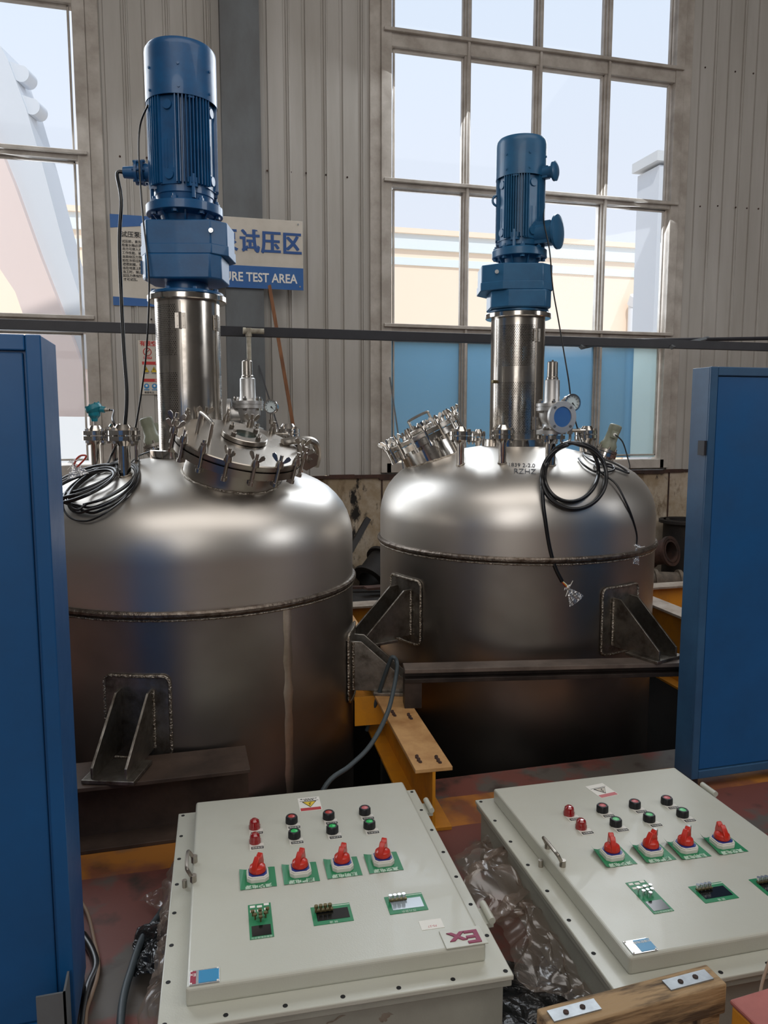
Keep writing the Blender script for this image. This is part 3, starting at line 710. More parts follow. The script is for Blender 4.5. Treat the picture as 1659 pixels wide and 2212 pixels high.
z1_=dict(top=3.315,cov=ZD(232,3.8,390),bod=ZD(430,3.8,400),fl=ZD(452,3.74,400),gt=ZD(484,3.75,410),gm=ZD(548,3.72,410),gb=ZD(610,3.7,410)+.01,rf=.176,
   slots=[(-.188,-.085,1),(-.188,-.06,1)],plug=(.155,-.142))
up1=[(-.145,-.142),(.15,-.142),(.215,-.075),(.215,.10),(.15,.17),(-.12,.17),(-.19,.10),(-.19,-.07)]
lo1=[(-.15,-.15),(.145,-.15),(.19,-.10),(.19,.08),(.12,.15),(-.12,.15),(-.18,.08),(-.18,-.10)]
drive(T1,'large blue geared motor standing on the left tower','motor_blue','gear_blue',404,3.8,.163,z1_,0,up1,lo1,[(168,2.765,.10,.03,.05,'gland')],None)
z2_=dict(top=ZD(294,4.44,1105),cov=ZD(378,4.4,1105),bod=ZD(527,4.4,1105),fl=ZD(543,4.4,1105),gt=ZD(573,4.4,1105),gm=ZD(622,4.36,1105),gb=ZD(664,4.34,1105),rf=.152,slots=[],plug=(-.15,-.155))
up2=[(-.225,-.10),(-.115,-.175),(.10,-.175),(.165,-.12),(.165,.10),(.10,.16),(-.16,.16),(-.225,.08)]
lo2=[(-.175,-.12),(-.085,-.18),(.12,-.18),(.16,-.12),(.16,.08),(.10,.14),(-.12,.14),(-.175,.06)]
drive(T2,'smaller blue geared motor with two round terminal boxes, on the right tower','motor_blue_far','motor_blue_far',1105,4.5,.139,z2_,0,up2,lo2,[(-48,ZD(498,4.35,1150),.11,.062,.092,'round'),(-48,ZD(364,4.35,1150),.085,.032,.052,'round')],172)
# ================================================================ SAFETY VALVES
def safety_valve(P,label,s,outA,blue,k=1.0):
    t=thing('safety_valve',label,'valve',(P.x,P.y,P.z+.002))
    b=MB(); b.lathe([(.0001,0),(.075*k,0),(.075*k,.02),(.045*k,.028),(.040*k,.05),(.052*k,.065),(.062*k,.09),(.062*k,.12),(.0001,.12)],40)
    a=R(outA); D_=Vector((math.cos(a),math.sin(a),0)); p=Vector((0,0,.088))
    b.cyl(p,p+D_*.085*k,.040*k,.044*k,n=32)
    body=b.build('valve_body','cast_steel',t)
    q=p+D_*.085*k; B=basis(q,D_)
    b=MB(); b.M=B; b.lathe([(.0001,0),(.08*k,0),(.08*k,.018),(.052*k,.018),(.048*k,.010),(.0001,.010)],48)
    b.build('outlet_flange','cast_steel',t)
    for i in range(4): b=MB(); b.M=B; g=pi/4+i*pi/2; b.cyl((.066*k*math.cos(g),.066*k*math.sin(g),.017),(.066*k*math.cos(g),.066*k*math.sin(g),.020),.007,n=12); b.build('bolt_hole','ink_grey',t)
    if blue:
        b=MB(); b.M=B; b.lathe([(.0001,.014),(.052*k,.014),(.052*k,.0125)],32).build('outlet_cover','sign_blue',t,label='blue film disc over the outlet')
    b=MB(); b.lathe([(.0001,.12),(.078*k,.12),(.078*k,.135),(.074*k,.137),(.074*k,.140),(.078*k,.142),(.078*k,.157),(.0001,.157)],40)
    b.build('bonnet_flange','cast_steel',t)
    for i in range(6): b=MB(); g=i*pi/3+.2; x,y=.066*k*math.cos(g),.066*k*math.sin(g); b.cyl((x,y,.108),(x,y,.178),.006,n=8); nut(b,TR((x,y,.157)),.011,.012); nut(b,TR((x,y,.109)),.011,.011); b.build('stud','polished',t)
    for i in range(4): b=MB(); g=i*pi/2+.6; x,y=.062*k*math.cos(g),.062*k*math.sin(g); b.cyl((x,y,-.05),(x,y,.04),.006,n=8); nut(b,TR((x,y,.02)),.011,.012); nut(b,TR((x,y,-.038)),.011,.011); b.build('stud','polished',t)
    h=s; b=MB(); b.lathe([(.046*k,.157),(.040*k,.17),(.038*k,.157+h*.55),(.034*k,.157+h*.57),(.0001,.157+h*.57)],32).build('bonnet','cast_steel',t)
    b=MB(); b.lathe([(.030*k,.157+h*.57),(.030*k,.157+h*.62),(.027*k,.157+h*.64),(.026*k,.157+h*.98),(.022*k,.157+h),(.0001,.157+h)],6 if 0 else 28).cyl((0,0,.157+h),(0,0,.157+h+.008),.006,n=6).build('cap','satin',t,label='slim grey end cap')
    return t
safety_valve(nV1-Vector((0,0,.01)),'cast steel safety valve behind the tilted manhole lid, left tank',ZD(780,3.93)-nV1.z-.147,172,False,1.0)
safety_valve(nI,'cast steel safety valve on the right tank, blue disc in its outlet',ZD(783,3.98,1190)-nI.z-.155,-84,True,1.0)
# ---- gauges
def gauge(px,py,d,r,label,stem_end,A):
    P=PD(px,py,d); t=thing('pressure_gauge',label,'gauge',P); a=R(A); D_=Vector((math.cos(a),math.sin(a),.05)).normalized(); B=basis((0,0,0),D_,(0,0,1))
    b=MB(); b.M=B; b.lathe([(.0001,-r*.9),(r*.95,-r*.9),(r,-r*.8),(r,0),(r*1.08,0),(r*1.08,.008),(r*.9,.008),(r*.9,-.004),(.0001,-.004)],40); b.build('case','polished',t)
    b=MB(); b.M=B; b.lathe([(.0001,-.002),(r*.9,-.002)],32).build('dial','dial',t)
    b=MB(); b.M=B
    for i in range(11):
        g=R(-135+27*i); c_,s_=math.cos(g),math.sin(g)
        b.add([(r*.68*c_-.0012*s_,r*.68*s_+.0012*c_,0),(r*.68*c_+.0012*s_,r*.68*s_-.0012*c_,0),(r*.84*c_+.0012*s_,r*.84*s_-.0012*c_,0),(r*.84*c_-.0012*s_,r*.84*s_+.0012*c_,0)],[(0,1,2,3)])
    g=R(225); b.add([(-.004*math.sin(g),.004*math.cos(g),.001),(.004*math.sin(g),-.004*math.cos(g),.001),(r*.65*math.cos(g),r*.65*math.sin(g),.001)],[(0,1,2)])
    b.build('needle','ink_black',t)
    b=MB(); e=Vector(stem_end)-P; q=-D_*r*.4-Vector((0,0,r)); b.cyl(q,q+Vector((0,0,-.03)),.009,n=12); b.cyl(q+Vector((0,0,-.03)),q+Vector((0,0,-.05)),.014,n=6)
    b.tube(smoothpts([q+Vector((0,0,-.05)),q+Vector((0,0,-.09)),Vector((q.x,q.y,max(e.z+.03,q.z-.2))),e+Vector((0,0,.01)),e],6),.0075,10); b.build('stem','satin',t)
    b=MB(); v=q+Vector((0,0,-.10)); b.cyl(v-Vector((0,0,.018)),v+Vector((0,0,.018)),.015,n=12); b.cyl(v,v+Vector((.05,-.02,0)),.010,n=10); b.cyl(v+Vector((.045,-.018,-.0)),v+Vector((.075,-.03,0)),.006,n=8); b.build('needle_valve','satin',t)
gauge(585,878,3.72,.032,'round pressure gauge behind the left manhole lid',(PD(590,920,3.8)),-115)
gauge(1236,870,4.0,.042,'round pressure gauge beside the valve with the blue disc',(nI+Vector((.05,-.02,-.06))),-88)
# ---- temperature transmitter
P=nA+Vector((0,0,.046)); t=thing('temperature_transmitter','teal sensor head on the leftmost flange of the left tank','sensor',P)
MB().cyl((0,0,0),(0,0,.028),.007,n=12).build('stem','satin',t)
sc_=3.45/1660
B=TR((-.003,0,0))@Matrix.Rotation(-YAW,4,'Z')
b=MB(); b.M=B; b.lathe([(.0001,.022),(.014,.022),(.016,.036),(.028,.050),(.030,.075),(.0001,.078)],24); b.build('housing','teal',t)
b=MB(); b.M=B@TR((0,0,.082))@Matrix.Rotation(R(-24),4,'Y'); b.lathe([(.0001,-.018),(.030,-.018),(.040,-.004),(.040,.010),(.034,.020),(.0001,.022)],12); 
for k in range(8): b.box((.034*math.cos(k*pi/4),.034*math.sin(k*pi/4),.016),(.006,.006,.014),rz=k*pi/4)
b.build('screw_cap','teal',t)
b=MB(); b.M=B; b.cyl((.02,0,.082),(.052,0,.078),.018,.015,n=16).build('cable_entry','teal',t)
b=MB(); b.M=B; b.cyl((.052,0,.078),(.066,0,.078),.011,n=6); b.cyl((.066,0,.078),(.074,0,.077),.008,n=12).build('cable_gland','satin',t)
pg=P+(B@Vector((.074,0,.077)))
# ---- sight lamps
def sight_lamp(P,nrm,label,r=.05,L=.15,front=(0,-1,0)):
    t=thing('sight_lamp',label,'lamp',P); B=basis((0,0,0),nrm,front)
    b=MB(); b.M=B; b.lathe([(.0001,-.05),(r*.8,-.05),(r*.8,0),(r*1.35,0),(r*1.35,.02),(.0001,.02)],36).build('sight_flange','polished',t)
    b=MB(); b.M=B; b.lathe([(.0001,.024),(r*1.3,.024),(r*1.3,.04),(.0001,.04)],36)
    for k in range(6): g=k*pi/3; b.cyl((r*1.1*math.cos(g),r*1.1*math.sin(g),-.015),(r*1.1*math.cos(g),r*1.1*math.sin(g),.056),.006,n=8)
    b.build('clamp_ring','satin',t)
    b=MB(); b.M=B; b.lathe([(.0001,.04),(r*1.0,.04),(r*1.02,.07),(r*.78,.09),(r*.70,.04+L*.75),(r*.74,.04+L*.78),(r*.74,.04+L),(r*.6,.045+L),(.0001,.045+L)],28); 
    b.box((r*.75,0,.04+L*.62),(.035,.035,.04)); b.build('lamp_housing','khaki',t,bevel=.002)
    b=MB(); b.M=B; b.cyl((r*.75+.016,0,.04+L*.62),(r*.75+.028,0,.04+L*.62),.010,n=14).build('cable_entry','ink_white',t)
    return B@Vector((r*.75+.028,0,.04+L*.62))+P
q=PD(1305,985,4.45); lampP=sight_lamp(q,(math.cos(R(-15))*.36,math.sin(R(-15))*.36,1),'khaki sight lamp leaning right on the right tank dome',.048,.145,(-.35,-1,0))
q=PD(338,975,4.1); sight_lamp(q,(math.cos(R(160))*.30,math.sin(R(160))*.30,1),'khaki sight lamp behind the flanges left of the left tower',.046,.14,(1,.6,0))
# ================================================================ CABLES
def cable(name,pts,r,m,label,cat='cable',n=8,sub=6,group=None):
    n=14 if r>.0045 else n; pts=[Vector(p) for p in pts]; o=pts[0].copy(); b=MB(); b.o=o; b.tube(smoothpts(pts,sub),r,n); q=b.build(name,m); q.location=o; return tag(q,label,cat,group)
def bag(parent,P,D_,s,offset):
    b=MB(); D_=Vector(D_).normalized(); B=basis(Vector(P)-offset,D_); vs=[];fs=[]; n=14
    prof=[(.012,-.25),(.022,-.12),(.008,0),(.007,.05),(.020,.35),(.032,.7),(.040,1.0)]
    for i,(r,t_) in enumerate(prof):
        for j in range(n):
            g=2*pi*j/n; rr=r*(1+.35*noise.noise(Vector((i*1.7,j*1.3,s*9)))+.3*((j%2)-.5)); vs.append(B@Vector((rr*math.cos(g),rr*.45*math.sin(g),t_*s)))
    for i in range(len(prof)-1):
        for j in range(n): fs.append((i*n+j,i*n+(j+1)%n,(i+1)*n+(j+1)%n,(i+1)*n+j))
    o=b.add(vs,fs).build('plastic_bag','bag_plastic',parent,smooth=False); o['label']='small clear bag tied over the cable end'
    B2=B; MB().tube([B@Vector((-.035,.0,.02)),B@Vector((0,.0,.0)),B@Vector((.04,.01,-.02))],.0018,5).build('zip_tie','ink_white',parent)
# left motor cable down to the coil
g1=T1.gl
P=[g1,g1+Vector((-.03,0,-.01))]+[PD(x,y,3.72) for x,y in ((262,432),(258,520),(262,640),(268,760),(274,850),(270,920),(262,985))]+[nearT(T1,x,y,.01) for x,y in ((240,1003),(200,1015))]
cable('power_cable',P,.0085,'black_rubber','thick black cable hanging from the left motor gland to the dome')
P=[T1.c+Vector((-.15,-.07,3.03)),PD(303,270,3.75),PD(300,340,3.72),PD(309,470,3.66),PD(319,560,3.62),PD(322,640,3.60),PD(316,760,3.6),PD(305,850,3.6),nD+Vector((0,0,.03))]
cable('signal_wire',P,.0042,'black_rubber','thin dark wire dropping from the left motor cover to the small flange')
P=[T2.c+Vector((.12,-.06,ZD(440,4.4))),PD(1175,480,4.35),PD(1187,540,4.3),PD(1194,620,4.25),PD(1206,690,4.2),PD(1218,760,4.15),PD(1228,820,4.1),PD(1236,880,4.08),PD(1250,935,4.05),nearT(T2,1262,975,.01)]
cable('signal_wire',P,.0038,'black_rubber','thin dark wire hanging from the right motor past the gauge')
P=[lampP]+[PD(x,y,4.38) for x,y in ((1345,955),(1356,990),(1360,1012),(1348,1020),(1330,1016))]
cable('lamp_wire',P,.0038,'black_rubber','thin black wire curling down from the leaning khaki lamp')
P=[pg,pg+Vector((.02,0,-.005)),PD(243,905,3.42),PD(250,925,3.40),PD(250,960,3.42),PD(240,985,3.42)]+[nearT(T1,x,y,.012) for x,y in ((230,1003),(205,1020))]
cable('sensor_wire',P,.005,'black_rubber','short black wire arching from the teal sensor head')
# left coil
rnd=random.Random(3)
def coil(T,loops,label,r,offs):
    pts=[]
    for i,(cx,cy,rx,ry,rot) in enumerate(loops):
        for k in range(16):
            a=2*pi*k/16+2.6; x=cx+rx*math.cos(a)*math.cos(R(rot))-ry*math.sin(a)*math.sin(R(rot)); y=cy+rx*math.cos(a)*math.sin(R(rot))+ry*math.sin(a)*math.cos(R(rot))
            pts.append(nearT(T,x,y,offs+.007*(i%3)))
    return pts
lo=[(226,1050,82,34,-27),(222,1046,84,30,-25),(220,1052,80,38,-28),(224,1056,84,40,-28),(216,1046,86,31,-25)]
cable('cable_coil',coil(T1,lo,'',.005,.010),.0055,'black_rubber','coil of black cable lying round the flanges on the left dome',sub=4)
lo=[(180,1036,78,20,-20),(176,1044,80,20,-20),(172,1052,80,22,-22)]
cable('cable_coil',coil(T1,lo,'',.005,.016),.0075,'black_rubber','thicker black cable coil half hidden by the left blue cabinet',sub=4)
P=[nearT(T1,x,y,.012) for x,y in ((300,990),(299,1010),(297,1035),(275,1070),(240,1100),(195,1124),(160,1122),(140,1105),(137,1080),(150,1055))]
cable('signal_wire',P,.004,'black_rubber','thin black wire looping lowest over the left dome')
P=[nearT(T1,x,y,.012) for x,y in ((282,1000),(300,985),(325,975),(345,968))]
cable('signal_wire',P,.004,'black_rubber','short thin wire running from the left coil to the tower foot')
# white bagged cable end at far left
P=[PD(165,1010,3.3),PD(180,995,3.3),PD(186,985,3.3),PD(175,984,3.3),PD(165,992,3.3),PD(160,1006,3.3)]
c_=cable('bare_cable_end',P,.004,'wire_red','brown and white wire ends curled above the left coil')
bag(c_,PD(160,1000,3.3),(.3,0,-1),.06,c_.location)
# right coil hanging on the valve nozzle
def coil2(loops,off):
    pts=[]
    for i,(cx,cy,rx,ry,rot) in enumerate(loops):
        for k in range(18):
            a=2*pi*k/18-pi/2; x=cx+rx*math.cos(a)*math.cos(R(rot))-ry*math.sin(a)*math.sin(R(rot)); y=cy+rx*math.cos(a)*math.sin(R(rot))+ry*math.sin(a)*math.cos(R(rot))
            p=surf(T2,x,y,off+.008*i); q=PD(x,y,nI.y*math.cos(YAW)+nI.x*math.sin(YAW)-.06-.006*i)
            if p is None or (p-O).length>(q-O).length: p=q
            pts.append(p)
    return pts
P=coil2([(1243,1028,66,72,12),(1234,1020,58,64,16),(1240,1030,70,70,8)],.012)
P+=[(surf(T2,x,y,.02) or nearT(T2,x,y,.02)) for x,y in ((1200,975),(1180,1000),(1172,1040),(1173,1085),(1178,1125),(1183,1160),(1190,1195),(1200,1228),(1214,1256))]
c_=cable('cable_coil',P,.0098,'black_rubber','thick black cable looped over the right tank valve, bagged end hanging down',n=10)
e0=surf(T2,1214,1256,.02); e1=surf(T2,1228,1272,.02)
for i,mm in enumerate(('wire_red','wire_yellow','ink_white')):
    b=MB(); b.o=c_.location.copy(); b.tube([e0+Vector((.004*(i-1),0,0)),e0.lerp(e1,.5)+Vector((.006*(i-1),-.004,.002)),e1+Vector((.003*(i-1),0,0))],.003,6); b.build('bare_wire',mm,c_)
bag(c_,e1,(PD(1245,1296,4)-PD(1225,1268,4)),.075,c_.location)
P=[nearT(T2,x,y,.012) for x,y in ((1250,990),(1262,1005),(1290,1020),(1325,1016),(1320,1004),(1290,1000),(1268,988),(1262,978),(1300,990),(1335,1005),(1358,1022),(1330,1012),(1285,1002),(1300,1022),(1330,1045),(1352,1085),(1366,1120),(1375,1155),(1374,1180))]
c_=cable('signal_wire',P,.0055,'black_rubber','thin black wire bundle on the right dome with bagged end at right')
bag(c_,nearT(T2,1374,1184,.012),(PD(1364,1222,4)-PD(1376,1184,4)),.08,c_.location)
# ================================================================ BEAMS
def ibeam(name,label,p0,p1,w,h,m_top,m_web,tf=.016,tw=.012,cat='beam',group=None,rust=False):
    p0=Vector(p0);p1=Vector(p1); d=p1-p0; L=d.length; a=math.atan2(d.y,d.x); t=thing(name,label,cat,p0,a,group)
    MB().b2(0,L,-w/2,w/2,h-tf,h).build('top_flange',m_top,t,bevel=.002,smooth=False)
    MB().b2(0,L,-tw/2,tw/2,tf,h-tf).build('web',m_web,t,smooth=False)
    MB().b2(0,L,-w/2,w/2,0,tf).build('bottom_flange',m_web,t,bevel=.002,smooth=False)
    return t
yb_=ibeam('steel_beam','yellow steel I-beam with rusty weld stubs between the two tanks',(.925,2.70,0),(1.075,5.2,0),.15,.262,'yellow_dusty','yellow_paint')
for x,y in ((.55,.035),(.50,-.03),(.06,.04),(.04,-.035)):
    b=MB()
    for k in range(5): b.cyl((x+k*.014,y+.003*(k%2),.260),(x+k*.014,y+.003*(k%2),.268),.009,.006,n=7)
    b.build('weld_stub','rust',yb_)
MB().b2(.86,.87,.006,.17,.10,.246).build('stiffener','yellow_paint',yb_,smooth=False)
a=ibeam('steel_beam','brown steel beam under the front foot of the left tank',(-1.6,3.0,0),(.235,2.995,0),.23,.26,'brown_steel','brown_steel')
ibeam('steel_beam','dark steel beam crossing in front of the right tank',(1.0,3.372,.385),(2.815,3.028,.385),.10,.067,'beam_top','dark_steel',tf=.02)
_o=MB().box((0,0,.0615),(.08,.09,.123)).build('packing_block','dark_steel',smooth=False); _o.location=(1.04,3.364,.262); _o.rotation_euler=(0,0,-.19); tag(_o,'small dark steel packing block under the left end of the dark beam','block')
_o=MB().box((0,0,.1925),(.08,.09,.385)).build('packing_block','dark_steel',smooth=False); _o.location=(2.77,3.037,0); _o.rotation_euler=(0,0,-.19); tag(_o,'tall dark steel packing block under the right end of the dark beam','block')
ibeam('steel_beam','orange steel beam along the right side of the right tank',(2.90,3.28,0),(2.98,5.3,0),.14,.45,'grey_dusty','yellow_paint')
ibeam('steel_beam','orange steel cross beam behind the tanks, with a dusty grey top',(-1.5,5.42,0),(4.6,5.42,0),.16,.26,'grey_dusty','yellow_paint')
ibeam('steel_beam','dusty yellow steel beam lying right of the right tank near the wall',(3.35,4.4,0),(5.0,4.2,0),.2,.24,'yellow_dusty','yellow_paint')
# supports that carry the remaining lug feet
ibeam('steel_beam','brown steel beam hidden behind the left tank',(-1.6,4.86,0),(.8,4.86,0),.2,.26,'brown_steel','brown_steel')
# ================================================================ RAIL FRAME
rf=thing('rail_frame','long black steel rail frame crossing in front of the windows','rail',(0,5.8,2.25))
MB().b2(-4.9,8.9,-.025,.025,-.035,.035).build('front_rail','rail_black',rf,smooth=False,bevel=.003)
p0=PY(1090,741,5.95);p1=PY(1659,731,6.3); 
b=MB(); b.o=Vector(rf.location); b.tube([p0,p1,p1+(p1-p0)*.6],.018,8); b.build('rear_rail','rail_black',rf)
for (x0,y0,x1,y1) in ((1255,750,1320,736),(1450,750,1530,731)):
    b=MB(); b.o=Vector(rf.location); a_=PY(x0,y0,5.76); c_=PY(x1,y1,6.25); b.tube([a_,c_],.02,4); b.build('cross_tie','column_paint',rf,smooth=False)
for x in (-4.6,8.6): MB().b2(x-.03,x+.03,0,1.18,-.03,.03).build('wall_bracket','rail_black',rf,smooth=False)
# white pipe with tee, behind the left valve
p=PY(537,715,5.72); t=thing('vent_pipe','thin white pipe with a tee hanging from the black rail behind the valve','pipe',p)
zz=PY(536,790,5.72).z-p.z
MB().cyl((0,0,0),(0,0,zz),.017,n=12).build('pipe','pipe_white',t)
MB().cyl((-.03,0,.0),(.11,-.005,.0),.019,n=12).cyl((0,0,-.04),(0,0,.02),.023,n=12).cyl((-.04,0,0),(-.02,0,0),.024,n=12).build('tee','pipe_white',t)
# leaning sticks and rods
def rod(name,label,a,c,w,m,cat='rod',sq=True):
    b=MB(); b.o=Vector(a); b.tube([a,c],w,4 if sq else 8); o=b.build(name,m,smooth=not sq); o.location=a; return tag(o,label,cat)
def toward(a,c): # extend line a->c down to the floor
    a=Vector(a);c=Vector(c); k=(a.z-.01)/(a.z-c.z); return a+(c-a)*k
a_=PY(572,560,6.86); c_=PY(640,960,6.62); rod('wooden_stick','long brown wooden stick leaning on the wall behind the left tank',a_,toward(a_,c_),.020,'stick_wood')
a_=PY(842,815,6.88); c_=PY(868,990,6.7); rod('steel_rod','thin steel rod leaning beside the lower blue panes',a_,toward(a_,c_),.009,'column_paint')
a_=PY(556,780,6.86); c_=PY(606,940,6.62); rod('steel_rod','thin dark rod leaning behind the left safety valve',a_,toward(a_,c_),.008,'rail_black')
# ================================================================ SIGNS
FR=Matrix.Rotation(pi/2,4,'X')  # text plane facing -y
def sign(name,label,x0,x1,z0,z1,y):
    return thing(name,label,'sign',((x0+x1)/2,y,z0))
# pressure test area sign
x0,x1,z0,z1=.0,1.10,2.73,3.31; ys=YW-.185
t=thing('wall_sign','large white and blue sign reading test area, behind the left motor','sign',((x0+x1)/2,ys,z0)); w=(x1-x0)/2; h=z1-z0
MB().b2(-w,w,0,.012,0,h).build('board','sign_white',t,smooth=False,bevel=.003)
MB().b2(-w,w,-.003,0,0,.185).build('blue_band','sign_blue',t,smooth=False)
for i,ch in enumerate('试压区'):
    for dx in (-.004,.004): text(ch,.2,'ink_blue',t,TR((w-.455+i*.180+dx,-.004-abs(dx+.004)*.02,.375))@FR,bold=.0035,sx=.85)
text('泵',.2,'ink_blue',t,TR((w-.455-.180,-.004,.375))@FR,bold=.004,sx=.85)
text('PRESSURE TEST AREA',.105,'ink_white',t,TR((w-.055,-.005,.088))@FR,bold=.0022,align='RIGHT',sx=.85)
for x,z in ((w-.03,.03),(w-.04,h-.03),(-w+.03,.03),(-w+.03,h-.03)): MB().cyl((x,-.006,z),(x,0,z),.008,n=10).build('screw','nameplate',t)
# operating rules poster
x0,x1,z0,z1=-.485,-.02,2.57,3.31; ys=YW-.012
t=thing('rules_poster','white poster with blue top and bottom bands, half behind the left motor','poster',((x0+x1)/2,ys,z0)); w=(x1-x0)/2; h=z1-z0
MB().b2(-w,w,0,.006,0,h).build('sheet','sign_white',t,smooth=False)
b=MB(); b.add([(-w,-.002,h),(w,-.002,h),(w,-.002,h-.06),(-w,-.002,h-.11)],[(0,1,2,3)]).build('blue_band','sign_blue',t,smooth=False)
b=MB(); b.add([(-w,-.002,0),(w,-.002,0),(w,-.002,.055),(-w,-.002,.072)],[(0,1,2,3)]).build('blue_band','sign_blue',t,smooth=False)
text('试压泵操作规程',.052,'ink_black',t,TR((.03,-.002,h-.16))@FR,bold=.0006)
lines=['1. 试压前，首先将耐压开关','2. 检查水箱必须经滤网过滤','    后方可倒入水箱。','3. 工作性能、碱、盐等腐蚀性','4. 当启动压力泵后，首先将','5. 如在冷却过程情况下，请','    换密封圈，首先流出水箱。','6. 当在地面上释放试压泵','7. 当工时，禁止敲击泵体','8. 如压力表指针不稳定，','    才可试压。']
for i,s in enumerate(lines): text(s,.026,'ink_black',t,TR((-w+.06,-.002,h-.215-i*.031))@FR,align='LEFT',bold=.0002)
# confined space notice
x0,x1,z0,z1=-.30,.08,1.83,2.285
t=thing('safety_notice','small white notice with red headings beside the left tower','sign',((x0+x1)/2,YW-.012,z0)); w=(x1-x0)/2; h=z1-z0
MB().b2(-w,w,0,.006,0,h).build('sheet','sign_white',t,smooth=False)
text('有限空间作业',.046,'sign_red',t,TR((-w+.015,-.002,h-.028))@FR,align='LEFT',bold=.0012)
b=MB(); rr=[(Vector((-w+.075+.032*math.cos(k*pi/12),-.003,h-.095+.032*math.sin(k*pi/12)))) for k in range(24)]; b.tube(rr,.003,4,True); b.tube([rr[3],rr[15]],.0025,4); b.build('prohibition_symbol','sign_red',t)
MB().b2(-w+.045,-w+.11,-.002,0,h-.155,h-.135).build('red_band','sign_red',t,smooth=False)
text('禁止入内',.014,'ink_white',t,TR((-w+.077,-.0035,h-.145))@FR)
text('严禁',.042,'ink_grey',t,TR((-w+.18,-.002,h-.075))@FR); text('进入',.042,'ink_grey',t,TR((-w+.18,-.002,h-.13))@FR)
for zz,s in ((h-.19,'危险性'),(h-.335,'注意防护')):
    MB().b2(-w+.03,w-.02,-.002,0,zz-.013,zz+.013).build('red_band','sign_red',t,smooth=False); text(s,.022,'ink_white',t,TR((-.02,-.0035,zz))@FR)
for i in range(4):
    x=-w+.06+i*.065; b=MB(); b.add([(x-.024,-.002,h-.265),(x+.024,-.002,h-.265),(x,-.002,h-.222)],[(0,1,2)]).build('warning_triangle','sign_yellow',t,smooth=False)
    b=MB(); T_=[Vector((x-.025,-.003,h-.266)),Vector((x+.025,-.003,h-.266)),Vector((x,-.003,h-.220))]; b.tube(T_,.002,4,True); b.tube([Vector((x,-.003,h-.234)),Vector((x,-.003,h-.252))],.003,4); b.build('triangle_border','ink_black',t)
    MB().b2(x-.02,x+.02,-.002,0,h-.278,h-.273).build('caption','ink_grey',t,smooth=False)
    b=MB(); b.cyl((x,0,h-.385),(x,-.002,h-.385),.022,n=24).build('blue_disc','sign_lightblue',t); MB().b2(x-.022,x+.022,-.002,0,h-.42,h-.412).build('caption','sign_lightblue',t,smooth=False)
    MB().cyl((x,-.002,h-.382),(x,-.003,h-.382),.009,n=12).build('figure','ink_white',t)
text('救援电话：110',.020,'ink_black',t,TR((-w+.04,-.002,h-.44))@FR,align='LEFT')
# screws on the wall sheets
b=MB()
for (px,py) in ((383,395),(577,369),(628,372),(661,374),(704,378),(750,383),(259,338),(317,341),(1512,446),(1550,445),(1589,448),(1613,450),(1638,451),(812,55),(810,385),(327,690),(1523,146),(1588,155),(1627,159)):
    p=PY(px,py,YW); b.cyl((p.x,YW+.0,p.z),(p.x,YW-.006,p.z),.008,n=8)
struct(b,'trim_4','rust')
# ================================================================ BLUE CABINETS
def cabinet(name,label,x0,x1,y0,dep,z0,z1,rim,hid=()):
    t=thing('metal_cabinet',label,'cabinet',((x0+x1)/2,y0+dep/2,0)); w=(x1-x0)/2
    MB().b2(-w+.001,w-.001,-dep/2,dep/2,z0+.001,z1-.001).build('carcass','cabinet_edge' if rim=='R' else 'cabinet_blue',t,bevel=.002,smooth=False)
    b=MB(); f=-dep/2
    b.b2(-w+.04,w-.04,f-.006,f,z0+.04,z1-.04); door=b.build('door','cabinet_blue',t,bevel=.003,smooth=False)
    b=MB()
    for q in ((-w,-w+.034,z0,z1),(w-.034,w,z0,z1),(-w+.0345,w-.0345,z1-.036,z1),(-w+.0345,w-.0345,z0,z0+.036)): b.b2(q[0],q[1],f-.012,f,q[2],q[3])
    b.build("frame","cabinet_edge" if rim=='R' else 'cabinet_blue',t,bevel=.003,smooth=False)
    for s in (-1,1):
        for u in (-1,1): MB().b2(s*w-s*.05,s*w-s*.005,u*(dep/2-.045),u*(dep/2-.01),0,z0).build('foot','rail_black',t,smooth=False)
    return t,door
cabinet('c','blue steel cabinet at the left edge, nearest the camera',-1.10,-.292,1.93,.22,.07,1.795,'L')
t,door=cabinet('c','blue steel cabinet at the right edge behind the right control box',2.115,2.92,2.74,.11,.05,1.822,'R')
MB().b2(-.415,-.402,-.06,-.02,1.46,1.52).build('edge_latch','rail_black',t,smooth=False)
# grey angle post by the left cabinet
t=thing('steel_angle','dark grey steel angle standing at the foot of the left cabinet','steel angle',(-.345,1.84,0))
MB().b2(-.02,.045,-.005,.0,0,.24).b2(.04,.045,-.005,.07,0,.24).build('upright','column_paint',t,smooth=False)
